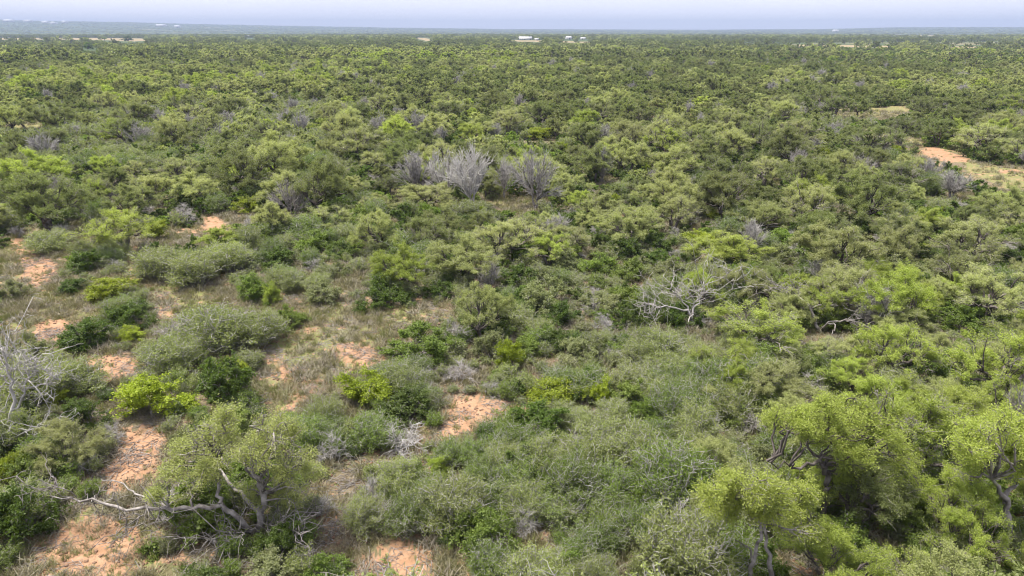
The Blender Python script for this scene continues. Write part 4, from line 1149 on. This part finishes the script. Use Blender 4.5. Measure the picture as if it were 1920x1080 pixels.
# grass tufts and low grey forbs of the openings
def build_grass():
    def tuft(seed, n, hgt, rad, wd, lean, mat):
        r = np.random.default_rng(seed); V = []; Q = []
        for k in range(n):
            a = r.uniform(0, 6.28); b = np.array([math.cos(a), math.sin(a), 0]) * rad * math.sqrt(r.random()); b[2] = -0.02
            d = np.array([r.normal(0, lean), r.normal(0, lean), 1.0]); d /= np.linalg.norm(d); l = hgt * r.uniform(0.5, 1.1)
            s = np.array([math.cos(a + 1.6), math.sin(a + 1.6), 0]) * wd
            e = b + d * l; m = b + d * l * 0.55 + np.array([0, 0, 0.04 * hgt])
            V += [b - s, b + s, m + s * 0.8, m - s * 0.8, e + np.array([d[0], d[1], -0.2]) * 0.15 * hgt]
            o = len(V) - 5; Q += [(o, o + 1, o + 2, o + 3), (o + 3, o + 2, o + 4, o + 4)]
        Vn = np.array(V); Q = np.array(Q)
        Q2 = Q.copy()
        # close the blade tip with a thin quad
        tips = np.where(Q[:, 2] == Q[:, 3])[0]; extra = []
        for t in tips:
            p = Vn[Q[t, 2]]; extra.append(p + np.array([0.004, 0.004, 0])); Q2[t, 3] = len(Vn) + len(extra) - 1
        return mesh_quads('tuft', np.concatenate([Vn, np.array(extra)]), Q2, [MAT[mat]])
    meshes = [tuft(1, 46, 0.36, 0.20, 0.010, 0.45, 'grass_green'), tuft(2, 46, 0.40, 0.20, 0.010, 0.5, 'grass_dry'),
              tuft(3, 70, 0.34, 0.30, 0.011, 0.9, 'forb_grey'), tuft(4, 40, 0.24, 0.22, 0.012, 0.7, 'grass_green'), tuft(5, 60, 0.40, 0.34, 0.010, 0.8, 'grass_dry')]
    n = 190000
    az = np.radians(rng.uniform(-44, 44, n)); r = np.sqrt(rng.uniform(16 ** 2, 100 ** 2, n)); r[150000:] = np.sqrt(rng.uniform(100 ** 2, 190 ** 2, 40000)); x, y = r * np.sin(az), r * np.cos(az)
    px, py = proj(x, y, 0 * x)
    sa, gr = in_any(SAND, px, py), in_any(GRASS, px, py)
    pat = sines(x, y, 0.9, 31); pat2 = sines(x, y, 0.35, 32)
    p = np.where(sa & ~gr, np.clip(0.05 + 0.22 * (pat > 0.35), 0, 1), np.where(gr, np.clip(0.38 + 0.5 * pat, 0.04, 1), np.clip(0.34 + 0.35 * pat, 0.05, 1)))
    k = rng.random(n) < p; x, y, pat2, sa, gr = x[k], y[k], pat2[k], sa[k], gr[k]; m = len(x)
    u = rng.random(m) + 0.35 * pat2
    idx = np.where(u < 0.28, 2, np.where(u < 0.5, 4, np.where(u < 0.72, 1, np.where(u < 0.95, 0, 3))))
    idx = np.where(sa & (rng.random(m) < 0.6), 3, idx)
    s = rng.uniform(0.5, 1.5, m) * np.where(sa, 0.7, 1) * np.where(idx == 2, 1.25, 1) * np.clip(np.hypot(x, y) / 100, 1, 2)
    scatter('grass', 'dry and olive grass tufts with low grey forbs on the sandy openings', meshes, x, y, height(x, y), rng.uniform(0, 6.28, m), np.stack([s, s, s * rng.uniform(0.7, 1.2, m)], 1), idx)
build_grass()

def build_litter():
    def sticks(seed, n):
        r = np.random.default_rng(seed); w = Wood()
        for _ in range(n):
            c = r.normal(0, 0.25, 3); c[2] = r.uniform(0.005, 0.05); a = r.uniform(0, 6.28); l = r.uniform(0.1, 0.45)
            d = np.array([math.cos(a), math.sin(a), r.normal(0, 0.1)]) * l
            p = crooked(r, c - d, c + d, 4, 0.05); p[:, 2] = np.maximum(p[:, 2], 0.004); w.tube(p, np.linspace(0.012, 0.006, 4), 3)
        return mesh_quads('sticks', *w.data(), [MAT['bark_grey']])
    def clods(seed, n):
        r = np.random.default_rng(seed); V = []; Q = []
        for _ in range(n):
            c = r.normal(0, 0.3, 3); c[2] = 0.0; k = r.uniform(0.015, 0.05)
            v, q = box_data(-k, k, -k, k, -k * 0.5, k * 0.7); v = v * r.uniform(0.6, 1.2, (8, 3)) + c; Q.append(q + 8 * len(V)); V.append(v)
        return mesh_quads('clods', np.concatenate(V), np.concatenate(Q), [MAT['clod']])
    MAT['clod'] = plain_mat('soil_clod', (0.20, 0.115, 0.07), 0.95, (0.15, 0.09, 0.06), 8.0)
    ms = [sticks(1, 9), sticks(2, 16), clods(3, 14), clods(4, 8)]
    n = 7000
    az = np.radians(rng.uniform(-42, 42, n)); r = np.sqrt(rng.uniform(17 ** 2, 70 ** 2, n)); x, y = r * np.sin(az), r * np.cos(az)
    s = rng.uniform(0.6, 1.5, n)
    scatter('ground_litter', 'fallen sticks and soil clods lying on the sand', ms, x, y, height(x, y), rng.uniform(0, 6.28, n), np.stack([s, s, s], 1), rng.integers(0, 4, n))

# ------------------------------------------------------------------ far buildings
MAT['white_wall'] = plain_mat('white_wall', (0.48, 0.47, 0.46), 0.7, (0.42, 0.41, 0.40), 0.4)
MAT['white_roof'] = plain_mat('white_roof', (0.50, 0.50, 0.52), 0.45, (0.44, 0.44, 0.46), 0.3)
MAT['grey_roof'] = plain_mat('grey_roof', (0.40, 0.41, 0.43), 0.5)
MAT['dark_open'] = plain_mat('dark_opening', (0.05, 0.055, 0.06), 0.4)
MAT['pole_wood'] = plain_mat('pole_wood', (0.16, 0.13, 0.11), 0.9)

def box_data(x0, x1, y0, y1, z0, z1):
    V = [(x, y, z) for x in (x0, x1) for y in (y0, y1) for z in (z0, z1)]
    Q = [(0, 1, 3, 2), (4, 6, 7, 5), (0, 4, 5, 1), (2, 3, 7, 6), (0, 2, 6, 4), (1, 5, 7, 3)]
    return np.array(V), np.array(Q)


build_litter()

def building(name, label, cat, px, row, wpx, dep, eave, ridge, roof, openings, rz=0.0, group=None):
    x, y = ground(px, row); d = depth_of(x, y); W = wpx / F * d
    e = bpy.data.objects.new(name, None); C.objects.link(e); e.location = (x, y, float(height(x, y)) - 0.2); e.rotation_euler = (0, 0, rz)
    e['label'] = label; e['category'] = cat
    if group: e['group'] = group
    def part(nm, vq, mat, par=e):
        o = bpy.data.objects.new(nm, mesh_quads(nm, *vq, [MAT[mat]])); C.objects.link(o); o.parent = par; return o
    part('wall', box_data(-W / 2, W / 2, -dep / 2, dep / 2, 0, eave), 'white_wall')
    h = 0.12 * eave; o = 0.35
    a, b = W / 2 + o, dep / 2 + o
    V = [(-a, -b, eave), (a, -b, eave), (a, 0, ridge), (-a, 0, ridge), (a, b, eave), (-a, b, eave)]
    V = V + [(p[0], p[1], p[2] + h) for p in V]
    Q = [(0, 1, 2, 3), (3, 2, 4, 5), (6, 9, 8, 7), (9, 11, 10, 8), (0, 6, 7, 1), (5, 4, 10, 11), (0, 3, 9, 6), (3, 5, 11, 9), (1, 7, 8, 2), (2, 8, 10, 4)]
    part('roof', (np.array(V, float), np.array(Q)), roof)
    gab = [(-W / 2, -dep / 2, eave), (-W / 2, dep / 2, eave), (-W / 2, 0, ridge - 0.02), (-W / 2, -0.01, ridge - 0.02), (W / 2, -dep / 2, eave), (W / 2, dep / 2, eave), (W / 2, 0, ridge - 0.02), (W / 2, -0.01, ridge - 0.02)]
    part('gable', (np.array(gab, float), np.array([(0, 1, 2, 3), (4, 7, 6, 5)])), 'white_wall')
    for nm, c, w, z0, z1 in openings:
        part(nm, box_data(c * W / 2 - w / 2, c * W / 2 + w / 2, -dep / 2 - 0.06, -dep / 2 + 0.03, z0, z1), 'dark_open')
W_ = lambda c: ('window', c, 1.3, 1.2, 2.4)
building('farmhouse', 'long white farmhouse far off beyond the woodland', 'house', 985, 75.0, 24, 10, 3.6, 6.2, 'white_roof', [('door', -0.1, 2.4, 0, 2.4), W_(-0.75), W_(-0.45), W_(0.3), W_(0.6), ('porch_opening', 0.82, 2.6, 0.1, 2.5)])
building('shed', 'small white shed right of the long white farmhouse', 'shed', 1006, 76.0, 7, 5, 2.8, 3.8, 'white_roof', [('door', 0.2, 2.2, 0, 2.2)])
building('barn', 'white barn right of the long farmhouse', 'barn', 1066, 74.0, 10, 9, 4.2, 6.4, 'white_roof', [('door', 0.0, 3.2, 0, 3.4), W_(0.6)], 0.4)
building('shed', 'pale low shed, rightmost of the white farm buildings', 'shed', 1093, 74.0, 9, 7, 3.0, 4.2, 'white_roof', [('door', -0.3, 2.5, 0, 2.5)])
building('house', 'tiny white house behind trees near the tan field', 'house', 468, 70.6, 5, 8, 4.2, 6.5, 'white_roof', [('door', 0.0, 1.2, 0, 2.2), W_(0.5)])
building('warehouse', 'white warehouse on the left horizon ridge, leftmost', 'warehouse', 22, 61.8, 16, 40, 14, 19, 'white_roof', [('door', 0.0, 10, 0, 8)])
for k, (px, wpx, txt) in enumerate([(58, 14, 'second from the left edge'), (90, 11, 'third from the left edge'), (105, 9, 'fourth from the left edge'), (126, 8, 'fifth from the left edge'), (305, 18, 'widest, above the tan field end'), (335, 9, 'last one to the right')]):
    building('warehouse', f'white warehouse on the left horizon ridge, {txt}', 'warehouse', px, 61.7 + 0.2 * (k % 3), wpx, 35, 12, 17, 'white_roof', [('door', 0.2, 9, 0, 7)], group='warehouses on the horizon')
building('warehouse', 'white roofed hall on the far right horizon plain', 'warehouse', 1566, 62.6, 9, 30, 9, 13, 'white_roof', [('door', 0, 8, 0, 6)])

# one dark round tree alone in the tan field, one dark tree before it
def lone(px, row, wpx, h, label):
    x, y = ground(px, row); d = depth_of(x, y); W = wpx / F * d
    parts = plant(int(px), 8.0, 6.6, 1.2, 44, 1.0, 2600, 0.7, 0.4, stems=2, trunk_r=0.25, twigs=3, twig_r=0.03, sides=4, umin=-0.3)
    tm = mesh_quads('lone_wood', *join(parts[0], parts[1]), [MAT['bark_dark']]); cm = mesh_quads('lone_crown', *parts[2], [MAT['bush_dark']])
    place('oak_tree', label, 'tree', 'lone dark trees', (x, y, float(height(x, y))), 0, (W / 8, W / 8, h / 6.6), [('trunk', tm, None), ('crown', cm, None)])
lone(240, 76.5, 26, 11.0, 'dark round tree alone in the tan field')
lone(166, 92, 20, 8.0, 'dark green tree rising before the tan field')

# ------------------------------------------------------------------ haze
def build_haze():
    V, Q = box_data(-12000, 12000, -12000, 12000, -6.0, 175.0)
    me = mesh_quads('haze', V, Q, [])
    m, nt, out = new_mat('haze_air')
    pv = nt.nodes.new('ShaderNodeVolumePrincipled')
    pv.inputs['Color'].default_value = (0.37, 0.45, 0.62, 1); pv.inputs['Density'].default_value = 1.7e-4
    pv.inputs['Density Attribute'].default_value = ''; pv.inputs['Anisotropy'].default_value = 0.0
    nt.links.new(pv.outputs[0], out.inputs['Volume'])
    me.materials.append(m)
    o = bpy.data.objects.new('haze', me); C.objects.link(o); o['kind'] = 'stuff'; o['label'] = 'pale bluish haze over the plain'
build_haze()
print('things', len(INST) + len(CUSTOM), 'tris', sum(len(m.polygons) * 2 for m in bpy.data.meshes))
